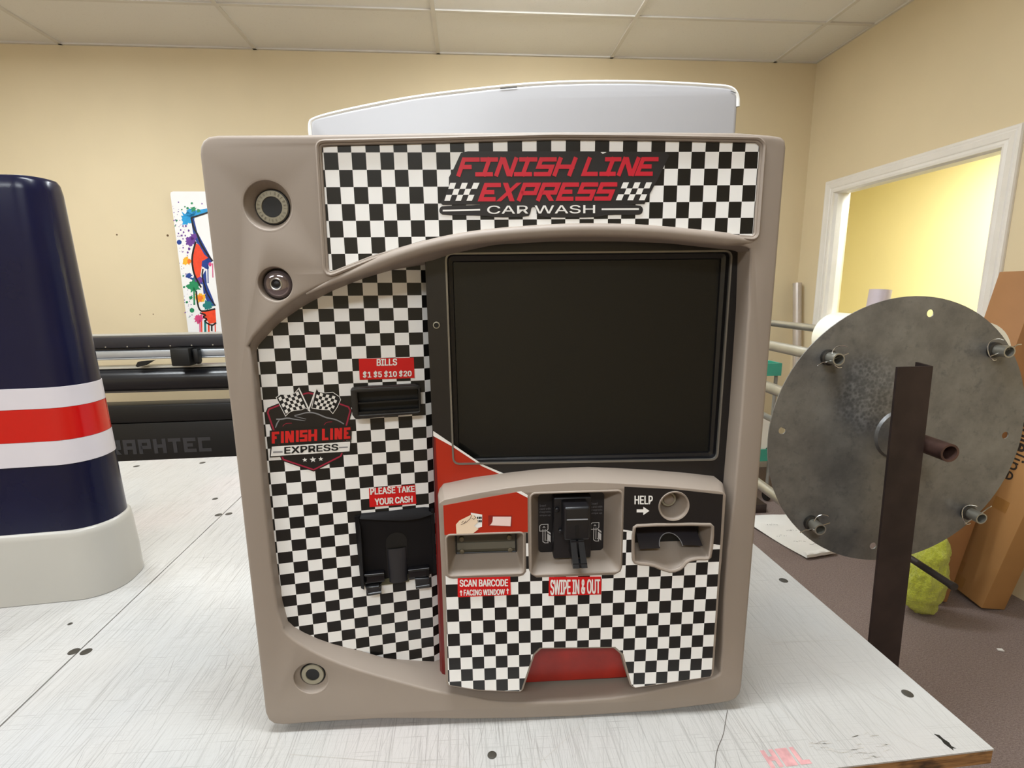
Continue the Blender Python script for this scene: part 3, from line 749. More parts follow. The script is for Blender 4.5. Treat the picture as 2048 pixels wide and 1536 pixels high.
class FrScaled(Fr):
    def __call__(s, a, b, w=0.0): return Fr.__call__(s, .1096 + (a - .1033) * .9695, .466 + (b - .4624) * .9715, w)
FG = FrScaled(FL.O, FL.A, FL.B, FL.N)      # grid the bill slot and cash tray are laid out in
OUTER = mm([(-336.5,430),(-337,735),(-335.5,743),(-332,749),(-326,753),(-316,754.6),(-227,755),(-94,756.9),(57,758),(173,757.8),(260,757),(300,754.2),(311,752.4),(316,748.5),(317.6,741),
            (317.2,430),(316,36),(314.5,25),(309,16.5),(298,12),(281,9.7),(194,2.4),(81,.4),(0,2),(-57,4.3),(-120,8.6),(-185,12.5),(-269,12),(-316,10.6),(-328,13),(-335,19.5),(-338,31)])
HDR = mm(D['header'])
HHOLE = rounded(offset_loop(mm([(-204.5,742),(-207.3,609.5),(-159.6,627),(-99.6,643.4),(-52.5,650.6),(-5.4,654.7),(57.8,658),(98.4,658.5),(161,656.5),(195,654.7),(236,649.7),(270.6,646.3),(285.8,645.4),(285.6,742),(281.5,745.3),(159.3,747.5),(50.6,748.4),(-79.9,745.2),(-200,742.6)]), 0.0012), 0.004)
A = smooth_loop(mm(D['A']), 1)
LOCKS = [(-0.2695, 0.6815), (-0.2695, 0.5955), (-0.273, 0.081)]
LOCK_R = (0.0262, 0.0192, 0.0225)
mb = MB()
mb.plate(FK, OUTER, -0.034, 0.0, 0.0045, [HHOLE, A] + [circ(x, y, r, 48) for (x, y), r in zip(LOCKS, LOCK_R)], res=4, hbev=(.0015, .003, .0012, .0012, .0012))
# sloping reveal around the big opening
BR = [(-304.2,523.1,-17.1),(-277.1,550.9,-22.1),(-249,569.9,-27.4),(-215.7,587.2,-33.6),(-180.3,601.2,-40.2),(-144.5,611.8,-46.9),(-108,617.4,-53),(-101,618.5,-33),(-71.6,628.5,-33),(-17.2,639.2,-33),(53.6,642.4,-33),(135.3,641.7,-33),(197.3,638.8,-33),(249.7,632.7,-33),(287.8,628.7,-33),(292.3,624.3,-33),(293.7,560.9,-33),(293.6,453.6,-33),(293,328.7,-33),(293.4,60.7,-33),(289,44,-33),(230,37,-33),(150,31.8,-33),(21.5,29.7,-33),(-71,45.7,-33),(-100,51,-33),(-108.2,54.1,-53.7),(-151.6,65.5,-45.6),(-189.3,76.9,-38.5),(-225.8,91.7,-31.7),(-256.7,111.1,-25.9),(-282.8,130.5,-21.1),(-308.4,157.4,-16.3),(-308.9,258.9,-16.2),(-306.7,518.6,-16.6)]
NR = 460
ra = resample([(a, b, 0) for a, b in A], NR)
rb = [Vector((a * .001, b * .001, c * .001)) for a, b, c in BR]
def nearest_on(loop, p):
    best = None
    n = len(loop)
    for i in range(n):
        a, b = loop[i], loop[(i + 1) % n]
        d2 = Vector((b.x - a.x, b.y - a.y)); q = Vector((p.x - a.x, p.y - a.y))
        t = max(0, min(1, q.dot(d2) / max(d2.length_squared, 1e-12)))
        c = a.lerp(b, t); e = (c.x - p.x) ** 2 + (c.y - p.y) ** 2
        if best is None or e < best[0]: best = (e, c)
    return best[1]
inner = [nearest_on(rb, p) for p in ra]
for _ in range(4): inner = [(inner[i - 1] + inner[i] * 2 + inner[(i + 1) % NR]) / 4 for i in range(NR)]
mb.sm = True
mb.loft([[FK(p.x, p.y, -0.0035) for p in ra], [FK(*p.lerp(q, .22).xy, -0.005 + (q.z + .005) * .1) for p, q in zip(ra, inner)], [FK(q.x, q.y, q.z) for q in inner], [FK(q.x, q.y, q.z - 0.012) for q in inner]])
mb.sm = False
# raised rim round the header window, thick rib under it
rim = smooth_loop(offset_loop(HHOLE, 0.0042), 0)
mb.tube([FK(a, b, -0.0008) for a, b in rim], [(0.0024, 0.0034)] * len(rim), seg=8, closed=True, flat=FK.N)
rib = resample([(a, b, 0) for a, b in smooth_loop(mm([(-236,584),(-209,596.5),(-180,607.5)] + D['rib'][2:-1] + [(284,638.5),(291,636.5)]), 2, False)], 90, False)
mb.tube([FK(p.x, p.y - 0.001 * min(1, i / 14), -0.002) for i, p in enumerate(rib)], [((0.0012 + 0.0068 * min(1, i / 16, (89 - i) / 6)), (0.0008 + 0.0078 * min(1, i / 18, (89 - i) / 5))) for i in range(90)], seg=14, flat=FK.N)
# cups for the locks and the camera
for (x, y), r, r2, dd in zip(LOCKS, LOCK_R, (0.0192, 0.0172, 0.0160), (-0.014, -0.012, -0.009)):
    mb.lathe(FK, x, y, [(r + 0.0021, 0.0001), (r + 0.0009, -0.0005), (r, -0.0028), (r - 0.001, -0.005), (r2 + 0.001, dd + 0.001), (r2, dd - 0.004)], 48, cap=True)
fascia = mb.build('fascia', M_taupe, kiosk, angle=38)

mb = MB()
hb = offset_loop(OUTER, -0.010)
mb.slab(FK, hb, -0.16, -0.03, [offset_loop(OUTER, -0.016)])
mb.poly(FK, hb, -0.16)
for x in (-0.30, 0.28):   # feet under the rear housing
    mb.box(FK(x, 0.007, -0.10), (0.03, 0.09, 0.0142), (FK.A, FK.N, UP))
mb.build('rear_housing', M_taupe, kiosk)

# ---- header strip
mb = MB()
HU = [-.2045, -.189, -.1742, -.1585, -.1428, -.1278, -.1127, -.0968, -.081, -.0654, -.0493, -.0335, -.0175, -.0013, .0151, .0313, .0479, .0642, .0807, .0973, .1137, .1292, .1457, .1618, .1778, .1935, .2085, .2243, .2403, .2554, .2706, .2860]
for n_, (u0, u1) in enumerate(zip(HU, HU[1:])):        # the print is stretched a little over the middle of the strip
    lo_, hi_ = (u0 if n_ else u0 - .01), (u1 if n_ < len(HU) - 2 else u1 + .01)
    band_ = clip_band(offset_loop(HDR, 0.0008), lo_, hi_)
    if band_: mb.poly(FK, band_[::-1], -0.003, uvf=lambda a, b: ((a - u0) / (u1 - u0) * .9999 + n_ - 1 + .00005, (b - .737) / .0181))
header = mb.build('header_panel', M_chk, kiosk)
mb = MB()
mb.slab(FK, offset_loop(mm(D['lg_main']), 0.0002), -0.003, -0.0024)
mb.slab(FK, smooth_loop(mm(D['lg_bar']), 1), -0.003, -0.00235)
logo = mb.build('logo_sticker', mat('sticker black', '#2a292c', 0.3, var=0.03), header)
logo['label'] = 'black cut-out sticker behind the red header lettering'
hx = lambda x: (-59.6 + (x - 205) * .1437) * .001
mb = MB()
for ch, x, wd in (('F',205,138),('I',349,138),('N',500,142),('I',652,142),('S',808,138),('H',958,150),('L',1187,128),('I',1328,130),('N',1470,138),('E',1615,140)):
    glyph(mb, FK, ch, hx(x), .7112, wd * .1437e-3, .0202, .0046, .0079, -.0019)
for ch, x, wd in (('E',370,134),('X',513,148),('P',675,140),('R',828,146),('E',987,136),('S',1138,138),('S',1290,138)):
    glyph(mb, FK, ch, hx(x), .6845, wd * .1437e-3, .0199, .0046, .0082, -.0019)
mb.build('red_lettering', M_logored, header, normals=False)
mb = MB()
put_text(mb, FK, mm(D['lg_cw']), 'CAR WASH', -.0019, 0.012)
for k in ('lg_l1', 'lg_l2'): mb.poly(FK, mm(D[k]), -.0019)
for k in ('lg_f1', 'lg_f2'):
    q = mm(D[k])
    for r_ in range(3):
        for c_ in range(5):
            if (r_ + c_) % 2 == 0:
                x0, x1, y0, y1 = c_ / 5, (c_ + 1) / 5, r_ / 3, (r_ + 1) / 3
                mb.quad(*[FK(*qmap(q, x, y), -.0019) for x, y in ((x0, y0), (x1, y0), (x1, y1), (x0, y1))])
mb.build('white_lettering', M_white, header, normals=False)

# ---- angled side panel
PH, A0, B0, CS, CH = -.0098, .0064, .5197, .0178, .0156
def luv(a, v): return (((a - A0) * math.cos(PH) + (v - B0) * math.sin(PH)) / CS + 1, ((a - A0) * math.sin(PH) - (v - B0) * math.cos(PH)) / CH)
up = mm(D['L_edge_up']); lo = mm(D['L_edge_lo'])
up2 = [(a, b + .004) for a, b in up]; lo2 = [(a, b - .004) for a, b in lo]
loop = [(-.003, .5165)] + up2 + lo2[::-1] + [(-.005, .2585)]
mb = MB(); mb.poly(FL, loop, 0.0, uvf=luv)
ra_, rb_ = up2[-1], lo2[-1]
N_ = 24; vs = []; uvs = []
for i in range(N_ + 1):
    t = i / N_; a = ra_[0] + (rb_[0] - ra_[0]) * t; b = ra_[1] + (rb_[1] - ra_[1]) * t
    u0 = luv(a, b)
    vs += [FL(a, b, 0), FL(a + .0092, b, -.005)]; uvs += [u0, (u0[0] + 1.0, u0[1])]
mb.add(vs, [(2 * i, 2 * i + 1, 2 * i + 3, 2 * i + 2) for i in range(N_)], uvs)
side = mb.build('side_panel', M_chk, kiosk)

def label(name, fr, quad, w, texts, parent, desc, bold=0.05):
    mb = MB(); mb.slab(fr, quad[::-1], w, w + .0005); o = mb.build(name, M_labelred, parent); o['label'] = desc
    mb = MB()
    for s_, q in texts: put_text(mb, fr, q, s_, w + .0008, bold)
    mb.build('lettering', M_white, o, normals=False)
    return o
label('price_label', FL, mm(D['lab_bills']), .0002, [('BILLS', mm(D['t_bills'])), ('$1 $5 $10 $20', mm(D['t_den']))], kiosk, 'red label reading BILLS $1 $5 $10 $20')
label('cash_label', FL, mm(D['lab_cash']), .0002, [('PLEASE TAKE', mm(D['t_pl'])), ('YOUR CASH', mm(D['t_yc']))], kiosk, 'red label reading PLEASE TAKE YOUR CASH')

# ---- shield sticker
mb = MB()
so = mm(D['sh_out'])
mb.slab(FL, offset_loop(so, .0014), .0001, .0005)
mb.m = 1; mb.poly(FL, so, .0008, [offset_loop(so, -.0019)])
mb.m = 0
mb.poly(FL, mm(D['sh_ban'])[::-1], .0011)
mb.poly(FL, mm(D['sh_blk2'])[::-1], .0012)
mb.m = 2; mb.poly(FL, mm(D['sh_white'])[::-1], .0015)
mb.m = 3
for k in ('sh_l1', 'sh_l2'): mb.poly(FL, mm(D[k])[::-1], .0017)
shield = mb.build('shield_sticker', [M_blackvinyl, M_border, M_white, M_grey], kiosk, normals=False)
shield['label'] = 'black shield sticker with red border, crossed flags and lettering'
mb = MB()
fq = mm(D['sh_fin']); sc = (Vector(fq[2]) - Vector(fq[3])).length / 1200
def sx(x): return Vector(fq[3]).x + (x - 185) * sc
for ch, x, wd in (('F',185,112),('i',318,50),('N',385,132),('i',545,46),('S',603,118),('H',735,135),('L',945,100),('i',1068,50),('N',1140,120),('E',1285,102)):
    glyph(mb, FL, ch, sx(x), lambda a: fq[3][1] + (a - fq[3][0]) * (fq[2][1] - fq[3][1]) / (fq[2][0] - fq[3][0]), wd * sc, .0150, .0034, .0012, .0015)
mb.build('red_lettering', M_badgered, shield, normals=False)
mb = MB(); put_text(mb, FL, mm(D['sh_exp']), 'EXPRESS', .0018, .035)
mb.build('black_lettering', M_jet, shield, normals=False)
for pf, qf, pole, inv in (('sh_f1', 'sh_f1q', 'sh_p1', 0), ('sh_f2', 'sh_f2q', 'sh_p2', 1)):
    mb = MB(); P = mm(D[pf]); q = mm(D[qf])
    if sum(P[i][0] * P[(i + 1) % len(P)][1] - P[(i + 1) % len(P)][0] * P[i][1] for i in range(len(P))) < 0: P = P[::-1]
    mb.m = 1; mb.poly(FL, offset_loop(P, .0007), .0014)
    mb.m = 0; mb.poly(FL, offset_loop(P, -.0001), .0016)
    mb.m = 1
    for r_ in range(5):
        for c_ in range(7):
            if (r_ + c_ + inv) % 2 == 0:
                wv = lambda x: .05 * math.sin(x * 6.0) * (1 if not inv else -1)
                x0, x1, y0, y1 = .05 + .9 * c_ / 7, .05 + .9 * (c_ + 1) / 7, .06 + .88 * r_ / 5, .06 + .88 * (r_ + 1) / 5
                mb.quad(*[FL(*qmap(q, x, y + wv(x)), .0018) for x, y in ((x0, y0), (x1, y0), (x1, y1), (x0, y1))])
    strip(mb, FL, mm(D[pole]), .0016, .0019)
    mb.build('race_flag', [M_jet, M_white], shield, normals=False)
for (cx, cy), (ex, ey) in zip(mm(D['sh_st']), mm(D['sh_stR'])):
    mb = MB(); r_ = ex - cx
    mb.poly(FL, [(cx + (r_ if i % 2 == 0 else r_ * .42) * math.sin(math.pi * i / 5), cy + (r_ if i % 2 == 0 else r_ * .42) * math.cos(math.pi * i / 5)) for i in range(10)][::-1], .0012)
    mb.build('star', M_white, shield, normals=False)
mb = MB()
for k, t0, t1 in (('sh_car1', .0016, .0003), ('sh_car2', .0006, .0012), ('sh_car3', .0008, .0005)):
    P = smooth_loop(mm(D[k]), 2, False); n = len(P)
    tapered(mb, FL, P, [(t0 + (t1 - t0) * i / (n - 1)) + .0008 * math.sin(math.pi * i / (n - 1)) for i in range(n)], .0013)
mb.m = 1
for k in ('sh_car4', 'sh_car5'):
    P = smooth_loop(mm(D[k]), 2, False); tapered(mb, FL, P, [.0006] * len(P), .0013)
mb.build('car_outline', [M_grey, M_border], shield, normals=False)

# ---- bill slot
bo = mm([(103.3,462.4),(108.5,464.6),(184.1,464.2),(191.7,461.6),(191.1,426.5),(187.9,425.1),(109.7,423.1),(106.4,424.4),(103.4,429.6)])
if sum(bo[i][0] * bo[(i + 1) % len(bo)][1] - bo[(i + 1) % len(bo)][0] * bo[i][1] for i in range(len(bo))) < 0: bo = bo[::-1]
mb = MB(); BI = rrect(.1115, .4290, .1885, .4585, .001, 2)
mb.plate(FG, rounded(bo, .002), .0, .014, .0018, [BI])
mb.loft([[FG(a, b, .012) for a, b in BI], [FG(a, b, .001) for a, b in BI]])
mb.m = 1; mb.poly(FG, offset_loop(BI, .0006), .0012)
slot = mb.build('bill_slot', [mat('bill slot black', '#211e1b', 0.45, var=0.06), M_jet], kiosk)
mb = MB(); mb.box(FG(.150, .4437, .006), (.077, .009, .002), (FL.A, FL.N, UP)); mb.box(FG(.150, .4308, .006), (.077, .011, .003), (FL.A, FL.N, UP))
mb.build('feed_rail', M_jet, slot)
mb = MB(); mb.lathe(FG, .1895, .4615, [(.0022, .013), (.0022, .0146), (.0011, .0146)], 14); mb.build('screw', M_jet, slot)

# ---- cash tray
mb = MB()
mb.slab(FG, mm([(97,284),(103,286),(199,282),(203,285),(203,185),(101,183)])[::-1], .0002, .002)
# moulded left cheek, curved hood and right edge
cheek = [(.0957, .2845, .003), (.1005, .2855, .003), (.1030, .270, .009), (.1030, .206, .020), (.1028, .186, .020), (.0975, .180, .006), (.0962, .240, .004)]
mb.add([FG(a, b, .0002) for a, b, c in cheek] + [FG(a, b, c) for a, b, c in cheek], [(i, (i + 1) % 7, 7 + (i + 1) % 7, 7 + i) for i in range(7)] + [tuple(range(7, 14))])
tp = resample([(a, b, 0) for a, b in mm([(104.7,288.3),(143.6,287.5),(179.2,287.7),(195.4,287.3),(199.7,280.9)])], 16, False); hd = resample([(a, b, 0) for a, b in mm([(102.5,284),(130.9,278.9),(160.6,274.3),(183.1,275),(201,279.5)])], 16, False)
mb.sm = True
mb.loft([[FG(p.x, p.y, .0008) for p in tp], [FG(*p.lerp(q, .35).xy, .0065) for p, q in zip(tp, hd)], [FG(q.x, q.y, .009) for q in hd], [FG(q.x, q.y - .003, .002) for q in hd]], False)
mb.sm = False
mb.box(FG(.2005, .236, .004), (.004, .008, .094), (FL.A, FL.N, UP))
tray = mb.build('cash_tray', mat('tray black', '#131113', 0.6, var=0.05, spec=0.2), kiosk)
mb = MB()
ss = [(.1345, .183), (.1345, .241)] + [(.1490 + .0145 * math.cos(R(180 - k * 15)), .241 + .0145 * math.sin(R(180 - k * 15))) for k in range(13)] + [(.1635, .241), (.1615, .183)]
mb.slab(FG, ss[::-1], .002, .0026)
sl = mb.build('finger_slot', M_jet, tray)
mb = MB(); mb.sm = True
mb.loft([[FG(.149 + .0130 * math.cos(R(180 - k * 18)), .183 + t * .049, .0028 + (.008 - .006 * t) * math.sin(R(k * 18))) for k in range(11)] for t in (0, .25, .5, .75, 1)], False)
mb.build('slot_ramp', mat('slot ramp', '#242327', 0.45, var=0.05), tray)
for a0, a1, b0, b1, wv in ((.1035, .130, .2010, .1995, .010), (.163, .192, .1990, .1985, .010)):
    mb = MB()
    mb.bbox_round(FG((a0 + a1) / 2, (b0 + b1) / 2 - .005, wv / 2 + .001), (a1 - a0, wv, .014), .0015, (FL.A, FL.N, UP))
    mb.tube([FG(a0, b0, wv), FG(a1, b1, wv)], .0018, 10); mb.tube([FG(a0, b0 - .010, wv - .001), FG(a1, b1 - .010, wv - .001)], .0020, 10)
    mb.build('retaining_bar', mat('glossy black', '#0e0d0f', 0.14, var=0.03), tray)
mb = MB(); mb.slab(FG, mm([(128,187),(166,190),(163,179),(124,179)])[::-1], .0024, .004); mb.build('tray_lip', mat('tray lip olive', '#4d4a36', 0.3, var=0.06), tray)
for P in (mm([(103.6,184.5),(122,183.8),(125.1,177),(121.2,171.5),(107,171.5)]), mm([(171.2,187.5),(191.2,185),(190.6,172.3),(172,172)])):
    mb = MB()
    if sum(P[i][0] * P[(i + 1) % len(P)][1] - P[(i + 1) % len(P)][0] * P[i][1] for i in range(len(P))) < 0: P = P[::-1]
    mb.plate(FG, P, .0, .013, .002); mb.tube([FG(P[0][0], .1735, .0125), FG(P[2][0], .1738, .0125)], .0022, 10)
    mb.build('hinge_block', mat('glossy hinge', '#2a2a2c', 0.15, var=0.05), tray)

# ---- screen surround
RO = rounded(mm([(-77.7,362.3),(275.2,357.8),(277,630.2),(-77.7,630.4)]), .0105, 8)
mb = MB()
mb.slab(FK, mm([(-103,32),(296,32),(296,650),(-102,650),(-102,402)]), -.062, -.032, [RO])
surround = mb.build('screen_surround', M_blackvinyl, kiosk)
su, sl_ = mm(D['stripe_up']), mm(D['stripe_lo'])
mb = MB()
mb.slab(FK, [(-.0975, .033), (.021, .033), (.021, .335), (-.0012, .3395)] + sl_[::-1] + [(-.0985, .3995)], -.032, -.0317)
o = mb.build('red_vinyl', M_redvinyl, surround); o['label'] = 'red vinyl corner below the white stripe'
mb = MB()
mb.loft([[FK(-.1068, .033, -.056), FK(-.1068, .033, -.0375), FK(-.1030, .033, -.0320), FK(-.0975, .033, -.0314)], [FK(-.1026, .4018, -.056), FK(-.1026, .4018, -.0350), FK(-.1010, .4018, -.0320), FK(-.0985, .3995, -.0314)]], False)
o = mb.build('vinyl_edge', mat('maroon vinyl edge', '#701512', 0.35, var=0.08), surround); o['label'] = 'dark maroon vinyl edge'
mb = MB(); mb.slab(FK, sl_ + [(-.0012, .3395), (.004, .3395)] + su[::-1], -.032, -.0315); mb.build('white_stripe', M_white, surround)
mb = MB(); mb.lathe(FK, -.0912, .5437, [(.0043, -.032), (.0043, -.030), (.0030, -.0296)], 20, cap=False); mb.m = 1; mb.lathe(FK, -.0912, .5437, [(.0030, -.0297), (.0022, -.0305), (.0004, -.0305)], 20)
mb.build('key_screw', [M_lock, M_jet], surround)

mb = MB()
RI = offset_loop(RO, -.0022)
r0 = [Vector((p[0], p[1], 0)) for p in RO]; r1 = [Vector((p[0], p[1], 0)) for p in RI]
mb.sm = True
mb.loft([[FK(p.x, p.y, -.034) for p in r0], [FK(p.x, p.y, -.0300) for p in r0], [FK(q.x, q.y, -.0300) for q in r1], [FK(q.x, q.y, -.0335) for q in r1]])
mb.sm = False; mb.m = 1
L4 = mm(D['lcd']); lc = rrect(L4[3][0], L4[2][1] - .0005, L4[2][0], L4[0][1], .001, 2)
r2 = [nearest_on([Vector((a, b, 0)) for a, b in lc], q) for q in r1]
mb.loft([[FK(q.x, q.y, -.0335) for q in r1], [FK(*q.lerp(p, .15).xy, -.0405) for q, p in zip(r1, r2)], [FK(*q.lerp(p, .85).xy, -.042) for q, p in zip(r1, r2)], [FK(p.x, p.y, -.0455) for p in r2]])
screen = mb.build('display_screen', [mat('screen rim grey', '#8b8780', 0.3, metal=0.6, var=0.04), mat('screen bezel black', '#121114', 0.3, var=0.05)], kiosk)
mb = MB(); mb.slab(FK, rrect(L4[3][0] - .004, L4[2][1] - .004, L4[2][0] + .004, L4[0][1] + .004, .001, 2), -.052, -.045); mb.build('screen_glass', M_glass, screen)

# ---- lower control panel
lowF = mm([(-93.5,326.0),(-86.3,330.3),(-49.1,337.2),(-7.7,343.4),(33.8,347.0),(75.5,348.1),(95.8,347.6),(130.9,345.1),(180.4,340.6),(223.3,335.2),(260.8,330.3),(267.6,328.4),(271.5,324.0),(271.6,233.2),(271,212.9),(271,68.0),(269.3,59.3),(161.8,47.4),(155.4,52.8),(142.2,100.2),(131.4,111.0),(33.8,114.7),(25.2,105.9),(9.2,53.3),(4.8,49.8),(-51.2,55.4),(-91.5,65.0),(-94.5,70.6),(-93.8,228.0)])
lowB = mm([(-97,328),(-90.5,336.3),(-49.5,344.1),(-6.7,348.8),(36.3,352.7),(79.5,353.6),(100.5,353.7),(136.9,351.1),(188.2,346.5),(232.6,341.3),(271.5,335.5),(277.5,330.7),(281,320.0)]) + [(a + (.003 if a > .2 else -.002 if a < -.08 else 0), b) for a, b in lowF[13:]]
lowF, lowB = rounded_pair(lowF, lowB, .0045)
SCAN = rrect(-.0855, .2265, .0118, .2825, .005, 4)
CARD = rrect(.0215, .2235, .1368, .3345, .006, 4)
REC = smooth_loop(mm([(153.2,283.5),(158.1,287),(252,285.2),(256.2,280.5),(255,240.5),(251.5,237.6),(237.1,238.6),(224.1,235.2),(218.7,226),(205.7,221),(192.3,225.5),(178.9,232.3),(157.5,235),(153.8,241.1)]), 1)
CUP = (.2040, .3120, .0187)
mb = MB()
mb.plate(FK, lowF, .0005, .006, .0012, [SCAN, CARD, REC, circ(*CUP, 48)])
mb.sm = True
mb.loft([[FK(a, b, .0045) for a, b in lowF], [FK(*p, -.018) for p in lowB], [FK(*p, -.033) for p in lowB]])
mb.sm = False
def pocket(hole, inn, w, n=140):
    a = resample([(p[0], p[1], 0) for p in hole], n); b = [nearest_on([Vector((x, y, 0)) for x, y in inn], p) for p in a]
    mb.sm = True
    mb.loft([[FK(p.x, p.y, .0048) for p in a], [FK(*p.lerp(q, .08).xy, .0025) for p, q in zip(a, b)], [FK(q.x, q.y, w) for q in b]]); mb.sm = False
S4 = rrect(-.0775, .2420, .0050, .2690, .002, 3)
pocket(SCAN, S4, -.020)
C4 = rrect(.0330, .2400, .1205, .3225, .005, 4)
pocket(CARD, C4, -.020)
REC2 = rrect(.1585, .2460, .2520, .2790, .003, 3)
pocket(REC, REC2, -.026)
mb.lathe(FK, CUP[0], CUP[1], [(CUP[2] + .0004, .0056), (CUP[2] - .0012, .004), (.0125, -.014), (.0118, -.0165)], 48)
for L_, rr in ((REC, .0024), (SCAN, .0014), (CARD, .0014)):
    ol = offset_loop(L_, .0006); mb.tube([FK(a, b, .0060) for a, b in ol], rr, 8, closed=True)
mb.lathe(FK, CUP[0], CUP[1], [(CUP[2] + .0018, .005), (CUP[2] + .001, .0077), (CUP[2] - .0008, .0070), (CUP[2] - .0016, .004)], 48, cap=False)
ctrl = mb.build('control_panel', M_taupe, kiosk, angle=42)
cuv = lambda a, b: ((a + .0735) / .01555 + 1, (b - .161) / .0178)
mb = MB()
ck = mm([(-88.7,227),(-84,223.4),(-79,222.3),(5,222.0),(11,223.5),(14.8,228.5),(14.8,282),(17.3,282),(18.2,231),(21,224.5),(28,219.6),(130,219.3),(137.5,223.6),(139.6,230),(139.6,279.6),(151.2,277.5),(151.4,243),(153.2,236.5),(157,233),(178.5,230.2),(191.5,223.4),(205.7,218.8),(219.8,224),(225.5,233.4),(237,236.4),(252.5,235.4),(257.4,240),(257.6,255.5),(267.6,253.2),(267.6,66),(266,61.2),(162.6,49.6),(157.4,53.8),(144.8,101.8),(133.5,113.3),(31.7,117.2),(23,108),(6.6,54.5),(3.6,52.2),(-51.2,57.6),(-89.4,67.0),(-91,71)])
mb.poly(FK, ck[::-1], .0064, uvf=cuv)
mb.build('checkered_vinyl', M_chk, ctrl)
mb = MB(); mb.slab(FK, mm([(-88,283.3),(17.3,283.2),(17.3,329.5),(4,337.2),(-35.5,331.2),(-88,322.5)]), .006, .0064)
o = mb.build('red_vinyl', M_redvinyl, ctrl); o['label'] = 'red vinyl field above the barcode window'
for L_ in ([(17.3,329.5),(17.3,332.6),(9.5,337.8),(4,337.2)], [(139.6,279.6),(151.2,277.5),(151.2,279.6),(139.6,282)], [(257.6,255.5),(267.6,253.2),(267.6,255.6),(257.6,257.8)]):
    mb = MB(); mb.slab(FK, mm(L_), .006, .0066); mb.build('white_stripe', M_white, ctrl)
mb = MB()
mb.slab(FK, mm([(139.6,282),(151.2,279.6),(151.4,284.5),(157.4,289.3),(252.6,287.4),(258.2,281.5),(257.6,257.8),(267.6,255.6),(267.0,325.3),(201.9,334.6),(139.6,340)]), .006, .0064, [circ(CUP[0], CUP[1], CUP[2] + .0012, 40)])
blkv = mb.build('black_vinyl', M_blackvinyl, ctrl); blkv['label'] = 'black vinyl field around the help button'
mb = MB(); put_text(mb, FK, mm(D['helptxt']), 'HELP', .0068, .04)
qa = mm(D['helparrow']); ar = [(0, .32), (.52, .32), (.52, 0), (1, .5), (.52, 1), (.52, .68), (0, .68)]
mb.poly(FK, [qmap(qa, x, y) for x, y in ar], .0068)
mb.build('help_lettering', M_white, ctrl, normals=False)
# printed pictures on the red field
mb = MB()
hp = mm([(-72.8,284.2),(-73.1,297),(-68.7,302.1),(-53.3,309.7),(-49.8,308.8),(-46.5,305),(-45.5,299.1),(-50.5,294.3),(-44.8,290),(-52,284.2)])
mb.m = 1; mb.poly(FK, mm([(-54,312),(-39.9,309),(-40.6,292.6),(-52.5,289.2)])[::-1], .0067)
mb.m = 2
for yy in (299, 303.5):
    for xx in (-46.5, -44.2, -42.3): mb.poly(FK, mm([(xx, yy), (xx + 1.7, yy - .2), (xx + 1.7, yy + 2.8), (xx, yy + 3)]), .0069)
mb.m = 0; mb.poly(FK, hp[::-1], .0070)
mb.m = 3
for L_ in ([(-66,299),(-63.5,301.5)], [(-67,296.5),(-60,299.5),(-55,304.5),(-53,309)], [(-50,308),(-48,305.5),(-50.5,303.2),(-53,305)], [(-63,298),(-60.5,301.5)]): strip(mb, FK, mm(L_), .0006, .0072)
mb.build('hand_picture', [mat('printed skin tone', '#f0d8bd', 0.45, var=0.03), M_white, M_jet, mat('printed brown line', '#4a2b1c', 0.5)], ctrl, normals=False)
mb = MB(); mb.poly(FK, mm([(-32.6,294),(-3.2,291.4),(-2.4,306.4),(-32.4,307.6)]), .0067); mb.m = 1
mb.poly(FK, mm([(-31,294.5),(-4.6,292.2),(-3.6,305.0),(-26.6,306),(-27.2,299.5),(-29,296)]), .0069)
mb.build('window_picture', [mat('printed dark red', '#8a1c10', 0.4), mat('printed pale pink', '#f0d5cf', 0.4, var=0.04)], ctrl, normals=False)
label('barcode_label', FK, mm(D['lab_scan']), .0068, [('SCAN BARCODE', mm(D['t_scan'])), ('FACING WINDOW', mm(D['t_face']))], ctrl, 'red label reading SCAN BARCODE FACING WINDOW', .045)
for x in (-.0712, -.0112):
    mb = MB(); mb.poly(FK, [(x + .0016 - .0006, .1985), (x + .0022, .1985), (x + .0022, .2035), (x + .0036, .2035), (x + .0016, .2068), (x - .0004, .2035), (x + .0010, .2035)], .0076); mb.build('arrow_mark', M_white, ctrl, normals=False)
label('swipe_label', FK, mm(D['lab_swipe']), .0068, [('SWIPE IN & OUT', mm(D['t_swipe']))], ctrl, 'red label reading SWIPE IN & OUT', .06)

# barcode window
mb = MB(); mb.slab(FK, rrect(-.079, .2405, .0065, .2705, .002, 3), -.030, -.0205)
scanner = mb.build('barcode_window', M_scanwin, kiosk)
mb = MB(); 
for a, b in ((-.0755, .2425), (.0030, .2425)): mb.tube([FK(a, .2425, -.0195), FK(a, .268, -.0195)], .0008, 6)
mb.tube([FK(-.0755, .2435, -.0195), FK(.003, .2430, -.0195)], .0009, 6); mb.build('window_frame', M_black, scanner)
mb = MB(); mb.slab(FK, mm([(-74.5,248),(2,248),(2,257.5),(-74.5,257.5)]), -.0205, -.0195); mb.build('window_strip', mat('window strip grey', '#6b675b', 0.35), scanner)
for a, b in ((-.0685, .2635), (-.0055, .2635), (-.0685, .2460), (-.0045, .2460)):
    mb = MB(); mb.lathe(FK, a, b, [(.0032, -.0205), (.0032, -.0180), (.0015, -.0172)], 16); mb.build('screw', mat('dull screw', '#77705f', 0.4, metal=0.4), scanner)
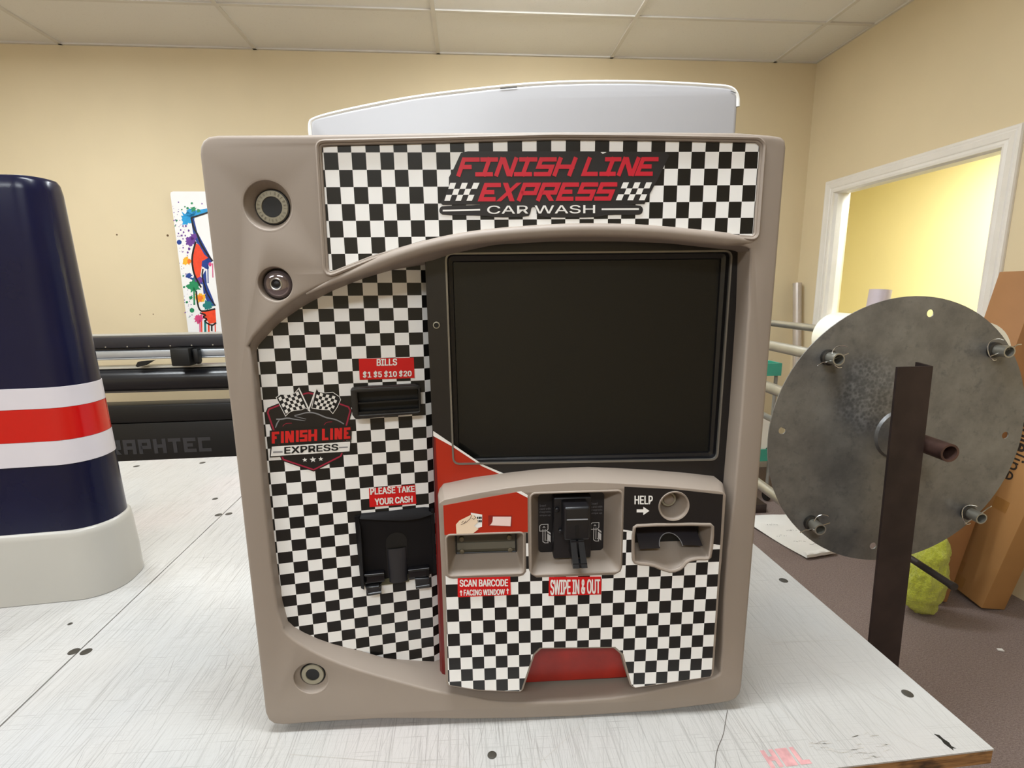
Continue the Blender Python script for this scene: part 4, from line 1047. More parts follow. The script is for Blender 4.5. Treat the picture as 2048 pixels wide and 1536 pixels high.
# card reader
mb = MB(); mb.slab(FK, rrect(.0315, .2385, .122, .324, .005, 4), -.032, -.0205)
mb.plate(FK, rrect(.0515, .2385, .1005, .3235, .002, 3), -.0205, -.004, .002)
reader = mb.build('card_reader', M_black, kiosk)
mb = MB(); mb.plate(FK, rrect(.0615, .2775, .0935, .3215, .0025, 3), -.006, .022, .003)
mb.build('reader_head', mat('reader head black', '#121114', 0.35, var=0.05), reader)
mb = MB(); mb.slab(FK, rrect(.0752, .281, .0795, .2985, .0019, 4), .022, .0224); mb.build('swipe_groove', M_jet, reader)
mb = MB(); mb.box(FK(.0775, .3055, .0222), (.026, .0008, .0012), (FK.A, FK.N, UP)); mb.build('seam_line', M_grey, reader)
mb = MB()
for s_ in (-1, 1):
    mb.add([FK(.0775 + s_ * .0013, .278, .004), FK(.0775 + s_ * .0085, .278, .004), FK(.0775 + s_ * .0085, .278, .021), FK(.0775 + s_ * .0013, .278, .021),
            FK(.0782 + s_ * .0013, .2520, .030), FK(.0782 + s_ * .0088, .2520, .030), FK(.0782 + s_ * .0088, .2520, .043), FK(.0782 + s_ * .0013, .2520, .043)],
           [(0, 1, 5, 4), (1, 2, 6, 5), (2, 3, 7, 6), (3, 0, 4, 7), (4, 5, 6, 7), (0, 3, 2, 1)])
mb.box(FK(.0782, .2535, .034), (.0176, .012, .006), (FK.A, FK.N, UP)); mb.box(FK(.0778, .266, .014), (.016, .018, .022), (FK.A, FK.N, UP))
mb.build('swipe_chute', mat('chute black', '#101012', 0.22, var=0.04), reader)
for a, b in ((.0555, .3085), (.0600, .2790)):
    mb = MB(); mb.lathe(FK, a, b, [(.0030, -.004), (.0030, .0), (.0018, .001)], 14); mb.build('screw', M_black, reader)
for xo in (.0350, .1035):
    mb = MB()
    for k, (wd, s_) in enumerate(((.0085, 'Insert'), (.0145, 'card with'), (.0150, 'magnetic'), (.0145, 'stripe up'))):
        y1 = .3080 - k * .0046
        if xo < .1: q = [(xo, y1), (xo + wd, y1), (xo + wd, y1 - .0030), (xo, y1 - .0030)]
        else: q = [(xo, y1 + .0005), (xo + wd, y1 + .0005), (xo + wd, y1 - .0025), (xo, y1 - .0025)]
        put_text(mb, FK, q, s_, -.0199, 0.0)
    mb.build('instruction_text', mat('faint print grey', '#77757a', 0.5), reader, normals=False)
for xo in (.0350, .1030):
    mb = MB()
    for L_ in ([(0,17),(0,25),(2.2,27),(11,27),(11,20),(8.8,17.5),(0,17.5)], [(4.2,20),(4.2,2),(7,0),(11,0),(11,3),(9,4)], [(7.2,20),(7.2,3)], [(4.2,22),(5.7,24),(7.2,22)]):
        strip(mb, FK, [(xo + a * .001, .2535 + b * .001 * .98) for a, b in L_], .0010, -.0198)
    mb.poly(FK, [(xo + a * .001, .2535 + b * .001) for a, b in ((10,4.5),(14.5,.5),(14.5,10),(10,13.5))], -.0199)
    mb.poly(FK, [(xo + a * .001, .2535 + b * .001) for a, b in ((10,15),(14.5,11.5),(14.5,14),(10,17.5))], -.0199)
    mb.build('card_picture', mat('printed light grey', '#d5d3d2', 0.45), reader, normals=False)
# receipt slot
mb = MB(); mb.slab(FK, rrect(.155, .242, .255, .283, .003, 3), -.034, -.0265)
receipt = mb.build('receipt_slot', M_jet, kiosk)
mb = MB()
fl = [(.1640, .2690), (.2450, .2700), (.2500, .2490), (.2225, .2505)] + [(.2075 + .0150 * math.cos(R(k * 18)), .2500 + .0125 * math.sin(R(k * 18))) for k in range(0, 11)] + [(.1925, .2485), (.1655, .2480)]
zf = lambda b: -.025 + (.270 - b) * 0.95
tri = tessellate_polygon([[Vector((a, b, 0)) for a, b in fl]])
n = len(fl)
mb.add([FK(a, b, zf(b)) for a, b in fl] + [FK(a, b, zf(b) - .002) for a, b in fl], [t for t in tri] + [tuple(i + n for i in t) for t in tri] + [(i, (i + 1) % n, n + (i + 1) % n, n + i) for i in range(n)])
mb.build('receipt_flap', mat('flap black', '#221f24', 0.3, var=0.04), receipt)
mb = MB(); mb.tube([FK(.2075 + .0155 * math.cos(R(k * 12)), .2500 + .0130 * math.sin(R(k * 12)), zf(.25 + .013 * math.sin(R(k * 12))) + .0005) for k in range(16)], .0006, 6)
mb.build('flap_edge', M_grey, receipt)
# help button
mb = MB(); mb.lathe(FK, .2035, .3135, [(.0100, -.0165), (.0100, -.0120), (.0092, -.0112), (.0074, -.0112)], 32, cap=False)
mb.m = 1; mb.lathe(FK, .2035, .3135, [(.0076, -.0120), (.0072, -.0122), (.0070, -.0105), (.0060, -.0098), (.002, -.0096)], 32)
mb.m = 2; mb.lathe(FK, .2035, .3135, [(.0078, -.0114), (.0070, -.0114)], 32, cap=False); mb.lathe(FK, .2035, .3135, [(.0108, -.0160), (.0098, -.0158)], 32, cap=False)
mb.build('help_button', [M_lock, M_taupe, M_jet], kiosk)
# red plate seen through the cut-out at the bottom
mb = MB(); mb.poly(FK, mm([(5,35),(160,36),(150,118),(20,118)]), -.0285); mb.build('kick_plate', mat('kick plate red', '#9c2418', 0.3, var=0.12, nscale=25), kiosk)

# ---- locks and camera
for (x, y), r2, rk, dd, txt in ((LOCKS[0], .0192, .0112, -.014, True), (LOCKS[2], .0160, .0088, -.009, False)):
    mb = MB()
    mb.m = 1; mb.lathe(FK, x, y, [(r2 + .0006, dd - .002), (r2 - .0002, dd + .0008), (r2 - .0012, dd + .0009)], 40, cap=False)
    mb.m = 0; mb.lathe(FK, x, y, [(r2 - .0010, dd + .0006), (r2 - .0016, dd + .0022), (rk + .0004, dd + .0022), (rk, dd + .0010), (rk, dd - .008)], 40, cap=False)
    mb.m = 1; mb.lathe(FK, x, y, [(rk + .0003, dd + .0012), (rk * .4, dd + .0008), (.0002, dd + .0008)], 40)
    lk = mb.build('keyhole_lock', [M_lock, M_jet], kiosk)
    if txt:
        mb = MB()
        for i in range(22):
            th = R(90 - i * 360 / 22); c_, s_ = math.cos(th), math.sin(th)
            for k in (0, 1) if i % 3 else (0,):
                p = (x + c_ * .0150, y + s_ * .0150)
                strip(mb, FK, [(p[0] - c_ * .0016 + s_ * k * .001, p[1] - s_ * .0016 - c_ * k * .001), (p[0] + c_ * .0016 + s_ * k * .001, p[1] + s_ * .0016 - c_ * k * .001)], .0005, dd + .0025)
        mb.build('stamped_ring', mat('stamped grey', '#7d7768', 0.5), lk, normals=False)
x, y = LOCKS[1]
mb = MB(); mb.m = 1; mb.lathe(FK, x, y, [(.0180, -.014), (.0176, -.0108), (.0164, -.0106)], 40, cap=False)
mb.m = 0; mb.lathe(FK, x, y, [(.0168, -.011), (.0162, -.0080), (.0140, -.0050), (.0110, -.0032), (.0075, -.0026), (.0070, -.0030)], 40, cap=False)
mb.m = 2; mb.lathe(FK, x, y, [(.0072, -.0028), (.0064, -.0020), (.0054, -.0024)], 32, cap=False)
mb.m = 1; mb.lathe(FK, x, y, [(.0056, -.0024), (.0034, -.0040), (.0002, -.0030)], 32)
mb.build('camera_dome', [M_smoke, M_jet, M_metal], kiosk)

# ------------------------------------------------------------------ white arched hood behind the kiosk
M_hood = mat('white painted metal', '#acabae', 0.35, var=0.02, nscale=3)
arch = mm([(-296,700),(-296,838),(-294,847),(-287,851.5),(-232,862.7),(-132,880.6),(-1.3,895.2),(70,900.5),(138.7,902.8),(200,903.2),(233,902.6),(290,901),(344.8,897.8),(362,896),(371,892),(375.5,884),(376.5,860),(376.8,700)])
# the hood is seated on the table behind the kiosk housing
hood = thing('arched_hood', 'white arched-top metal hood standing behind the kiosk', 'hood', FK(.04, 0, -.40), KY)
H = [(a, b) for a, b in arch[1:-1]]
loop = [(-.296, 0.0)] + H + [(.3768, 0.0)]
mb = MB()
mb.plate(FK, loop[::-1], -.62, -.25, .007, res=3)
mb.build('hood_body', M_hood, hood)
top = smooth_loop(mm([(-296,825),(-296,840),(-292,849),(-232,862.7),(-132,880.6),(-1.3,895.2),(70,900.5),(138.7,902.8),(233,902.6),(344.8,897.8),(366,895),(375.5,884),(376.8,868)]), 2, False)
mb = MB(); mb.tube([FK(a, b - .0005, -.2535) for a, b in top], .0036, 8); mb.build('edge_highlight', mat('edge highlight white', '#ebe9e4', 0.3, var=0.02), hood)  # rounded top edge; the light it catches is put into its paler colour
for L_, t_ in ((mm([(-1,891.3),(12,892.4),(25,893.4)]), .0022), (mm([(362,889),(371,886)]), .0012)):
    mb = MB(); strip(mb, FK, L_, t_, -.2490); mb.build('scuff_mark', mat('dark scuff', '#55524f', 0.7), hood, normals=False)

# ------------------------------------------------------------------ blue banded cabinet on the left
CY = 0.17
C_O = Vector((-.802, .915, TZ))
CU = Vector((math.cos(CY), math.sin(CY), 0)); CD = Vector((-math.sin(CY), math.cos(CY), 0))
cab = thing('banded_cabinet', 'navy banded cabinet with pale grey skirt standing on the left of the table', 'cabinet', C_O + CU * -.3 + CD * .07, CY)
FC = Fr(C_O, CU, CD, UP)
def cab_loop(g, z, r=.062): return [FC(a, b, z) for a, b in rrect(-.60 - g, .0 - g, .0 + g, .135 + g, min(r + g, .066), 10)]
def navy_mat():
    return mat('navy gloss vinyl', '#0d0f2c', 0.24, var=0.12, nscale=5, coat=0.0, spec=0.35, bump=0.03, bscale=25, bdist=0.002)
M_navy = navy_mat()
mb = MB(); mb.sm = True
mb.loft([cab_loop(0.0005 - .030 * (z - .135), z) for z in (.135, .3, .45, .6, .77)] + [cab_loop(-.0210, .787), cab_loop(-.025, .794), cab_loop(-.035, .796)], True, (False, True))
body = mb.build('cabinet_body', M_navy, cab, angle=50)
M_band = mat('silver grey vinyl', '#c9c2c6', 0.3, var=0.02)
M_skirt = mat('pale grey enamel', '#b0aca4', 0.3, var=0.02, nscale=3)
def band(name, z0, z1, m, g=.0012):
    mb = MB(); mb.sm = True
    h = lambda z: .0005 - .030 * (z - .135)
    mb.loft([cab_loop(h(z0), z0), cab_loop(h(z0) + g, z0 + .0004), cab_loop(h(z1) + g, z1 - .0004), cab_loop(h(z1), z1)]); return mb.build(name, m, cab, angle=50)
band('grey_band', .381, .420, M_band); band('red_band', .319, .381, mat('red gloss vinyl', '#b80505', 0.2, var=0.03, coat=.3)); band('grey_band', .272, .319, M_band)
mb = MB(); mb.sm = True
mb.loft([cab_loop(.010, 0.0, .058), cab_loop(.0095, .06, .058), cab_loop(.0065, .128), cab_loop(.0055, .138), cab_loop(.002, .142), cab_loop(-.004, .142)], True, (True, False))
mb.build('cabinet_skirt', M_skirt, cab, angle=50)

# ------------------------------------------------------------------ cutting plotter by the back wall
PD = 3.0
FP = Fr(rm(0, PD, 0), RU, UP, -RD)
M_pblk = mat('plotter black', '#131214', 0.35, var=0.05)
M_pchar = mat('plotter charcoal', '#26252a', 0.45, var=0.04)
M_alu = mat('anodised aluminium', '#b9bdc2', 0.35, metal=0.6, var=0.03)
plot = thing('vinyl_plotter', 'wide black vinyl cutting plotter with aluminium beam standing before the back wall', 'plotter', rm(-1.75, 3.15, 0), RY)
PU0, PU1 = -2.62, -.86
def pbox(mb, z0, z1, w0, w1, u0=PU0, u1=PU1): mb.bbox_round(FP((u0 + u1) / 2, (z0 + z1) / 2, (w0 + w1) / 2), (u1 - u0, w1 - w0, z1 - z0), min(.008, (z1 - z0) / 3, (w1 - w0) / 3), (RU, -RD, UP))
mb = MB(); pbox(mb, 1.199, 1.262, -.16, 0); o = mb.build('top_rail', M_pchar, plot)
mb = MB(); pbox(mb, 1.262, 1.270, -.16, -.05); mb.build('rail_cap', mat('grey rail cap', '#a9a59c', 0.4), plot)
mb = MB(); pbox(mb, 1.143, 1.184, -.07, -.004); pbox(mb, 1.133, 1.142, -.07, -.002); mb.build('carriage_beam', M_alu, plot)
mb = MB(); pbox(mb, 1.184, 1.199, -.08, -.02); mb.build('beam_shadow_gap', M_pchar, plot)
mb = MB(); pbox(mb, 1.098, 1.197, -.01, .07, -1.655, -1.555); pbox(mb, 1.110, 1.19, .0, .045, -1.55, -1.52); pbox(mb, 1.102, 1.122, .0, .03, -1.545, -1.525)
mb.build('tool_carriage', M_jet, plot)
mb = MB(); mb.add([FP(a, b, w) for w in (-.01, .02) for a, b in ((-1.86, 1.122), (-1.78, 1.128), (-1.83, 1.100), (-1.865, 1.092), (-1.875, 1.098))], [(0, 1, 2, 3, 4), (9, 8, 7, 6, 5)] + [(i, (i + 1) % 5, 5 + (i + 1) % 5, 5 + i) for i in range(5)]); mb.build('pinch_lever', M_jet, plot)
mb = MB(); pbox(mb, 1.078, 1.092, -.10, -.02); mb.build('platen', mat('platen grey', '#c2bdb0', 0.35), plot)
mb = MB(); mb.tube([FP(PU0 + .03, 1.010, -.04), FP(PU1 - .03, 1.010, -.04)], .066, 28); pbox(mb, .943, .962, -.12, -.02); mb.build('front_roller', mat('roller black', '#1b1b1e', 0.28, var=0.03), plot)
mb = MB(); pbox(mb, .942, .957, -.018, -.008); mb.build('roller_lip', mat('lip grey', '#4a4744', 0.35), plot)
mb = MB(); pbox(mb, .765, .868, -.13, -.0); mb.build('upper_panel', M_jet, plot)
mb = MB(); pbox(mb, .36, .762, -.13, -.004); low = mb.build('lower_panel', M_jet, plot)
mb = MB()
for ch, u in zip('GRAPHTEC', [-2.190 + .0835 * i for i in range(8)]):
    glyph(mb, FP, ch, u, .577, .070, .088, .021, .0, -.0025)
mb.build('raised_lettering', mat('dark grey lettering', '#38383b', 0.4), low, normals=False)
for u in (PU0 + .06, PU1 - .06):
    mb = MB(); pbox(mb, .9, 1.20, -.14, -.005, u - .06, u + .06); mb.build('end_cover', M_pblk, plot)
    mb = MB(); pbox(mb, .08, .9, -.12, -.03, u - .03, u + .03); pbox(mb, .035, .085, -.40, .25, u - .03, u + .03); mb.build('leg', M_pblk, plot)
    for w in (-.36, .21):
        mb = MB(); mb.tube([FP(u - .012, .02, w), FP(u + .012, .02, w)], .02, 14); mb.build('caster', M_jet, plot)
rr_ = random.Random(5)
for i in range(7):
    mb = MB(); mb.lathe(FP, -2.03 + i * .115, 1.2065, [(.004, 0), (.004, .0015), (.002, .002)], 10); mb.build('rail_screw', M_metal, plot)

# ------------------------------------------------------------------ abstract splatter board on the back wall
FA = Fr(rm(0, D1 - .022, 0), RU, UP, -RD)
art = thing('splatter_board', 'white board with bright abstract paint splatter hung on the back wall', 'art board', rm(-1.75, D1 - .012, 1.12), RY)
k_ = 3.838 / 3.8
def ap(x, z): return (x * k_, 1.49 + (z - 1.49) * k_)
mb = MB()
L_ = [ap(-2.0, 1.10), ap(-1.42, 1.10), ap(-1.42, 2.182)] + [ap(-1.98, 2.182), ap(-1.996, 2.176), ap(-2.0, 2.162)]
mb.slab(FA, L_, -.010, 0); mb.build('board', mat('gloss white board', '#f1efee', 0.25, var=0.01), art)
# pixel offsets of the second close-up (723x1536 for 160x340 px) become board coordinates
def ac(x, y):
    px_, py_ = 320 + x / 4.519, 360 + y / 4.519
    t_ = (py_ - 383) / 285
    xl = 340 + 37 * t_
    return ap(-2.0 + (px_ - xl) * (.198 / 58.5), 2.182 - t_ * .969)
def blob(mb, cx, cy, r, w, seed, sp=.45, n=26):
    rg = random.Random(seed); pts = []
    for i in range(n):
        q = 2 * math.pi * i / n; rad = r * (1 - sp / 2 + rg.random() * sp + (rg.random() < .18) * sp * 1.1)
        pts.append(ac(cx + rad * math.cos(q), cy - rad * math.sin(q)))
    mb.poly(FA, pts, w)
cols = dict(blue='#1c9ad6', navy='#1d3f8f', teal='#1c7a78', purple='#6a3a92', red='#f04a2a', green='#1f8a5a', yellow='#f6b731', orange='#f2782a', pink='#d8487e', black='#17151a', lblue='#dfe8f0')
PRN = MB(); PM = []
def paint(nm, fn, w):
    PM.append(mat('paint ' + nm, cols[nm.split('_')[0]], 0.35, var=0.06, nscale=40)); PRN.m = len(PM) - 1
    fn(PRN, w)
def P_(L): return [ac(x, y) for x, y in L]
def pol(mb, L, w):
    L = P_(L)
    if sum(L[i][0] * L[(i + 1) % len(L)][1] - L[(i + 1) % len(L)][0] * L[i][1] for i in range(len(L))) < 0: L = L[::-1]
    mb.poly(FA, L, w)
def drips(mb, L, w):
    for x, y0, y1, t_ in L: strip(mb, FA, P_([(x, y0), (x + 4, y1)]), t_ * .00075, w); blob(mb, x + 4, y1, t_ * .62, w, 1, .1, 10)
paint('blue_splash', lambda m, w: (blob(m, 235, 340, 48, w, 1), blob(m, 270, 295, 38, w, 2), pol(m, [(250,330),(300,270),(420,250),(430,290),(310,330)], w)), .0004)
paint('navy_paint', lambda m, w: (pol(m, [(270,330),(300,340),(330,460),(450,680),(470,720),(420,760),(350,600),(300,500)], w), pol(m, [(385,840),(410,800),(420,930),(470,1050),(500,1130),(440,1130),(390,1010),(380,900)], w), blob(m, 172, 549, 21, w, 3, .1), blob(m, 260, 850, 22, w, 4), blob(m, 405, 740, 42, w, 5), blob(m, 335, 890, 50, w, 24), drips(m, [(427,760,915,9)], w)), .0006)
paint('purple_splash', lambda m, w: (blob(m, 270, 540, 42, w, 6), blob(m, 345, 890, 34, w, 7), blob(m, 300, 500, 30, w, 8), [blob(m, *q, w, 9, .2, 10) for q in ((185,440,7),(210,460,8),(195,490,8),(225,490,7),(165,470,6),(205,518,6),(255,445,9),(230,405,9),(205,405,7),(260,608,12),(207,597,7),(247,640,9),(205,633,5),(165,197,6),(370,210,6))]), .0008)
paint('red_shape', lambda m, w: (pol(m, [(320,562),(345,570),(395,660),(430,690),(375,720),(370,790),(360,860),(325,880),(300,790),(292,680)], w), pol(m, [(370,1180),(500,1165),(510,1290),(450,1300),(400,1240)], w), drips(m, [(375,1260,1400,12),(440,1290,1400,16),(500,1300,1400,10)], w)), .0010)
paint('green_splash', lambda m, w: (blob(m, 300, 945, 46, w, 10), blob(m, 288, 1170, 21, w, 11, .1), blob(m, 295, 255, 20, w, 12), blob(m, 278, 1052, 16, w, 13), blob(m, 340, 270, 14, w, 14), drips(m, [(305,960,1112,15)], w), [blob(m, *q, w, 15, .2, 10) for q in ((215,955,9),(240,1095,10),(208,853,7),(280,207,9),(243,250,10),(220,237,6),(193,262,6),(148,358,8),(135,405,5),(262,1235,4))]), .0012)
paint('yellow_splash', lambda m, w: (blob(m, 235, 715, 32, w, 16), blob(m, 362, 1058, 42, w, 17)), .0012)
paint('orange_splash', lambda m, w: (blob(m, 262, 720, 20, w, 18), blob(m, 362, 1055, 24, w, 19)), .0014)
paint('pink_splash', lambda m, w: (blob(m, 350, 1250, 38, w, 20), drips(m, [(360,1260,1400,11),(470,740,865,8)], w), blob(m, 448, 750, 15, w, 21)), .0012)
paint('teal_splash', lambda m, w: (blob(m, 430, 1130, 38, w, 22), drips(m, [(408,1270,1400,20)], w)), .0011)
def speck(m, w):
    rg = random.Random(21)
    for i in range(60):
        t_ = rg.random(); blob(m, 130 + t_ * 150 + rg.gauss(0, 28), 230 + t_ * 1000, rg.choice((2.5, 3, 4, 5)), w, i, .2, 8)
paint('purple_speck', speck, .0005)
def blk(m, w):
    for L, t_ in (([(275,335),(430,285)], 14), ([(278,335),(300,430),(330,470),(360,560),(410,640),(470,720)], 15), ([(318,545),(292,640),(285,720),(300,820),(330,890),(370,960)], 15), ([(385,790),(375,850),(400,940),(420,1010),(470,1090),(500,1130)], 12),
                  ([(325,990),(335,1090),(352,1160),(380,1185),(500,1160)], 14), ([(360,1195),(420,1215),(385,1235),(430,1255),(400,1275),(470,1320),(510,1290)], 13), ([(470,1310),(470,1370)], 13)):
        strip(m, FA, smooth_loop(P_(L), 1, False), t_ * .00080, w)
paint('black_line', blk, .0017)
PRN.build('splatter_print', PM, art, normals=False)

# ------------------------------------------------------------------ roll rack with the steel disc
KRY = 0.02
KU = Vector((math.cos(KRY), math.sin(KRY), 0)); KD = Vector((-math.sin(KRY), math.cos(KRY), 0))
DC = rm(1.081, 1.15, 1.116)
FD = Fr(DC, RU, UP, -KD)
def galv():
    t = NT('galvanised steel'); v = t.coord(); n = t.noise(9, 6, v, 0.65); n2 = t.noise(45, 4, v, 0.7)
    c = t.mix(t.ramp(n, .3, .72), srgb('#6b6a69'), srgb('#96948f')); c = t.mix(t.math('MULTIPLY', t.ramp(n2, .55, .75), .5), c, srgb('#56575c'))
    sp = t.n('ShaderNodeSeparateXYZ'); t.l(v, sp.inputs[0])      # a patch of coarse zinc spangle left of the upright
    dx = t.math('DIVIDE', t.math('ADD', sp.outputs[0], .095), .10); dz = t.math('DIVIDE', t.math('SUBTRACT', sp.outputs[2], 1.225), .115)
    rr = t.math('ADD', t.math('MULTIPLY', dx, dx), t.math('MULTIPLY', dz, dz))
    msk = t.ramp(t.math('ADD', rr, t.math('MULTIPLY', n, .8)), 1.4, .6)
    vo = t.n('ShaderNodeTexVoronoi'); vo.inputs['Scale'].default_value = 110; t.l(v, vo.inputs['Vector'])
    c = t.mix(t.math('MULTIPLY', msk, .6), c, t.mix(t.math('MULTIPLY', t.ramp(vo.outputs[0], .2, .7), t.ramp(n2, .35, .6)), srgb('#626468'), srgb('#aeb0b2')))
    t.l(c, t.b.inputs['Base Color']); t.b.inputs['Metallic'].default_value = 0.55
    t.l(t.math('ADD', t.math('MULTIPLY', n, .3), .32), t.b.inputs['Roughness']); return t.m
M_galv = galv()
M_pipe = mat('galvanised pipe', '#b4b2a8', 0.32, metal=0.75, var=0.08, nscale=18)
M_rust = mat('dark mill steel', '#3a2e2b', 0.5, metal=0.4, var=0.18, nscale=14)
rack = thing('roll_rack', 'carousel roll rack with big round steel end plate on a dark upright', 'rack', FD(0, -DC.z, -.4), KRY)
RD_ = .347
PIP = [(-.212, .203), (.226, .211), (-.213, -.228), (.226, -.222)]
HOL = [(.043, .305), (-.312, .022), (.300, -.014), (-.03, -.305)]
def disc(nm, w):
    mb = MB(); mb.slab(FD, circ(0, 0, RD_, 96), w - .003, w, [circ(x, y, .0095, 16) for x, y in HOL])
    return mb.build(nm, M_galv, rack)
disc('end_plate', 0); disc('far_plate', -1.45)
mb = MB(); mb.lathe(FD, 0, 0, [(.065, .0), (.060, .006), (.03, .010), (.0, .010)], 32); mb.build('hub_flange', M_galv, rack)
mb = MB(); mb.pipe(FD(0, 0, .150), FD(0, 0, -1.6), .0205, .0165, 24); mb.build('axle', M_pipe, rack)
mb = MB(); mb.pipe(FD(0, 0, .1505), FD(0, 0, .015), .0211, .0162, 24); mb.build('axle_end', mat('rusty axle', '#6b5048', 0.45, metal=0.5, var=0.25, nscale=20), rack)
rg = random.Random(11)
for k, (x, y) in enumerate(PIP):
    mb = MB(); mb.pipe(FD(x, y, .042), FD(x, y, -1.49), .0145, .0115, 20)
    pp = mb.build('rack_pipe', M_pipe, rack)
    mb = MB(); mb.lathe(FD, x, y, [(.0195, .0004), (.0195, .009), (.0150, .011)], 20, cap=False); mb.build('collar', mat('dark collar', '#4c4a47', 0.35, metal=0.7), pp)
    # bent wire pin through the pipe
    q = (R(200), R(20), R(195), R(35))[k]; c_, s_ = math.cos(q), math.sin(q)
    mb = MB()
    mb.tube([FD(x - c_ * .036, y - s_ * .036, .026), FD(x + c_ * .022, y + s_ * .022, .028), FD(x + c_ * .034, y + s_ * .034 + .004, .030), FD(x + c_ * .046, y + s_ * .046, .028)], .0013, 6)
    lp = [FD(x - c_ * .018 + .026 * math.cos(R(a_)) * .9, y + .004 + .027 * math.sin(R(a_)), .024 + .004 * math.sin(R(a_ * 2))) for a_ in range(60, 300, 15)]
    mb.tube(lp, .0013, 6)
    mb.build('wire_pin', M_chrome, pp)
# upright: angle iron from the floor
mb = MB()
PO = rm(0, 1.03, 0)
FQ = Fr(PO, RU, UP, -RD)
ua, ub = .9465, 1.031
dz = lambda z: .020 * (1.31 - z) / .75
def pl(u, z, w): return FQ(u + dz(z), z, w)
zt = 1.3105
vs = []
sec = [(ua, 0), (ub, 0), (ub, -.040), (ub - .006, -.040), (ub - .006, -.006), (ua, -.006)]
mb.loft([[pl(u, .004, w) for u, w in sec], [pl(u, zt + (.0 if w > -.03 else .004), w) for u, w in sec]], True, (True, True))
mb.build('upright', M_rust, rack)
mb = MB(); mb.box(pl(.99, .002, -.05), (.26, .22, .004), (RU, RD, UP)); mb.build('foot_plate', M_rust, rack)
mb = MB(); mb.tube([FD(.100, -.360, -.02), FD(.103, -.362, .112)], .0090, 14); mb.tube([FD(.103, -.362, .104), FD(.103, -.362, .114)], .0102, 14); mb.build('lower_arm', mat('arm steel', '#37302d', 0.5, metal=0.4), rack)
# far upright holds the other end of the axle
mb = MB(); mb.box(FD(0, -DC.z / 2 + .05, -1.53), (.08, .04, DC.z + .1), (KU, KD, UP)); mb.build('far_upright', M_rust, rack)
# vinyl rolls hanging on the pipes
M_vin = mat('cream vinyl roll', '#f0ead6', 0.4, var=0.02)
M_core = mat('cardboard core', '#b89468', 0.8)
def roll(x, y, w0, w1, r, lab, nm='vinyl_roll'):
    dy = -.0145 * 0 - (.0375 - .0147)
    root = thing(nm, lab, 'vinyl roll', FD(x, y + dy - r, (w0 + w1) / 2), KRY, None)
    mb = MB(); mb.pipe(FD(x, y + dy, w0), FD(x, y + dy, w1), r, .041, 40); mb.build('vinyl', M_vin, root)
    mb = MB(); mb.pipe(FD(x, y + dy, w0 + .004), FD(x, y + dy, w1 - .004), .041, .0375, 28); mb.build('core', M_core, root)
roll(PIP[1][0], PIP[1][1], -.04, -.60, .090, 'cream vinyl roll hanging behind the upper part of the steel disc')

# ------------------------------------------------------------------ corner clutter
M_tealp = mat('teal plastic', '#3f9c86', 0.4, var=0.05)
cart = thing('utility_cart', 'teal two-shelf cart in the far corner behind the kiosk', 'cart', rm(1.87, 3.36, 0), RY)
def shelf(z0, nm):
    mb = MB(); box_r(mb, 1.62, 2.085, 3.18, 3.54, z0, z0 + .02)
    for u0, u1, d0, d1 in ((1.62, 2.085, 3.18, 3.19), (1.62, 2.085, 3.53, 3.54), (1.62, 1.63, 3.19, 3.53), (2.075, 2.085, 3.19, 3.53)): box_r(mb, u0, u1, d0, d1, z0 + .02, z0 + .085)
    mb.build(nm, M_tealp, cart)
shelf(.90, 'top_shelf'); shelf(.30, 'bottom_shelf')
for u in (1.64, 2.065):
    for d in (3.205, 3.515): mb = MB(); mb.tube([rm(u, d, .07), rm(u, d, .90)], .012, 10); mb.build('post', mat('grey post', '#8a8780', 0.4), cart); mb = MB(); mb.tube([rm(u - .012, d, .035), rm(u + .012, d, .035)], .035, 16); mb.build('caster', M_jet, cart)
FW = Fr(rm(0, 0, 0), RD, UP, RU)
mb = MB(); mb.pipe(rm(1.89, 3.195, .3215 + .18), rm(1.89, 3.525, .3215 + .18), .18, .04, 40)
tag(mb.build('paper_roll', mat('white paper roll', '#efece2', 0.6, var=0.02)), 'fat white paper roll on the bottom shelf of the teal cart', 'paper roll')
def lean_tube(nm, lab, p0, p1, r, m, cat='tube'):
    mb = MB(); mb.pipe(p0, p1, r, r * .86, 24); return tag(mb.build(nm, m), lab, cat)
lean_tube('metal_tube', 'silver metal tube leaning in the back right corner', rm(2.545, 3.575, .012), rm(2.545, 3.78, 1.515), .031, mat('silver tube', '#c9bfb8', 0.28, metal=0.5, var=0.05))
lean_tube('wrapped_tube', 'pale wrapped tube under the window, its top just above the steel disc', rm(2.36, 2.88, .012), rm(2.505, 2.92, 1.462), .058, mat('pale wrapped tube', '#cfc3cc', 0.35, var=0.04))
# dark board lying behind the rack
mb = MB(); box_r(mb, 1.50, 1.95, 3.01, 3.14, .0, .06); tag(mb.build('wooden_block', mat('dark stained wood', '#2e1d17', 0.5, var=0.2)), 'dark wooden block on the carpet beside the teal cart', 'block')
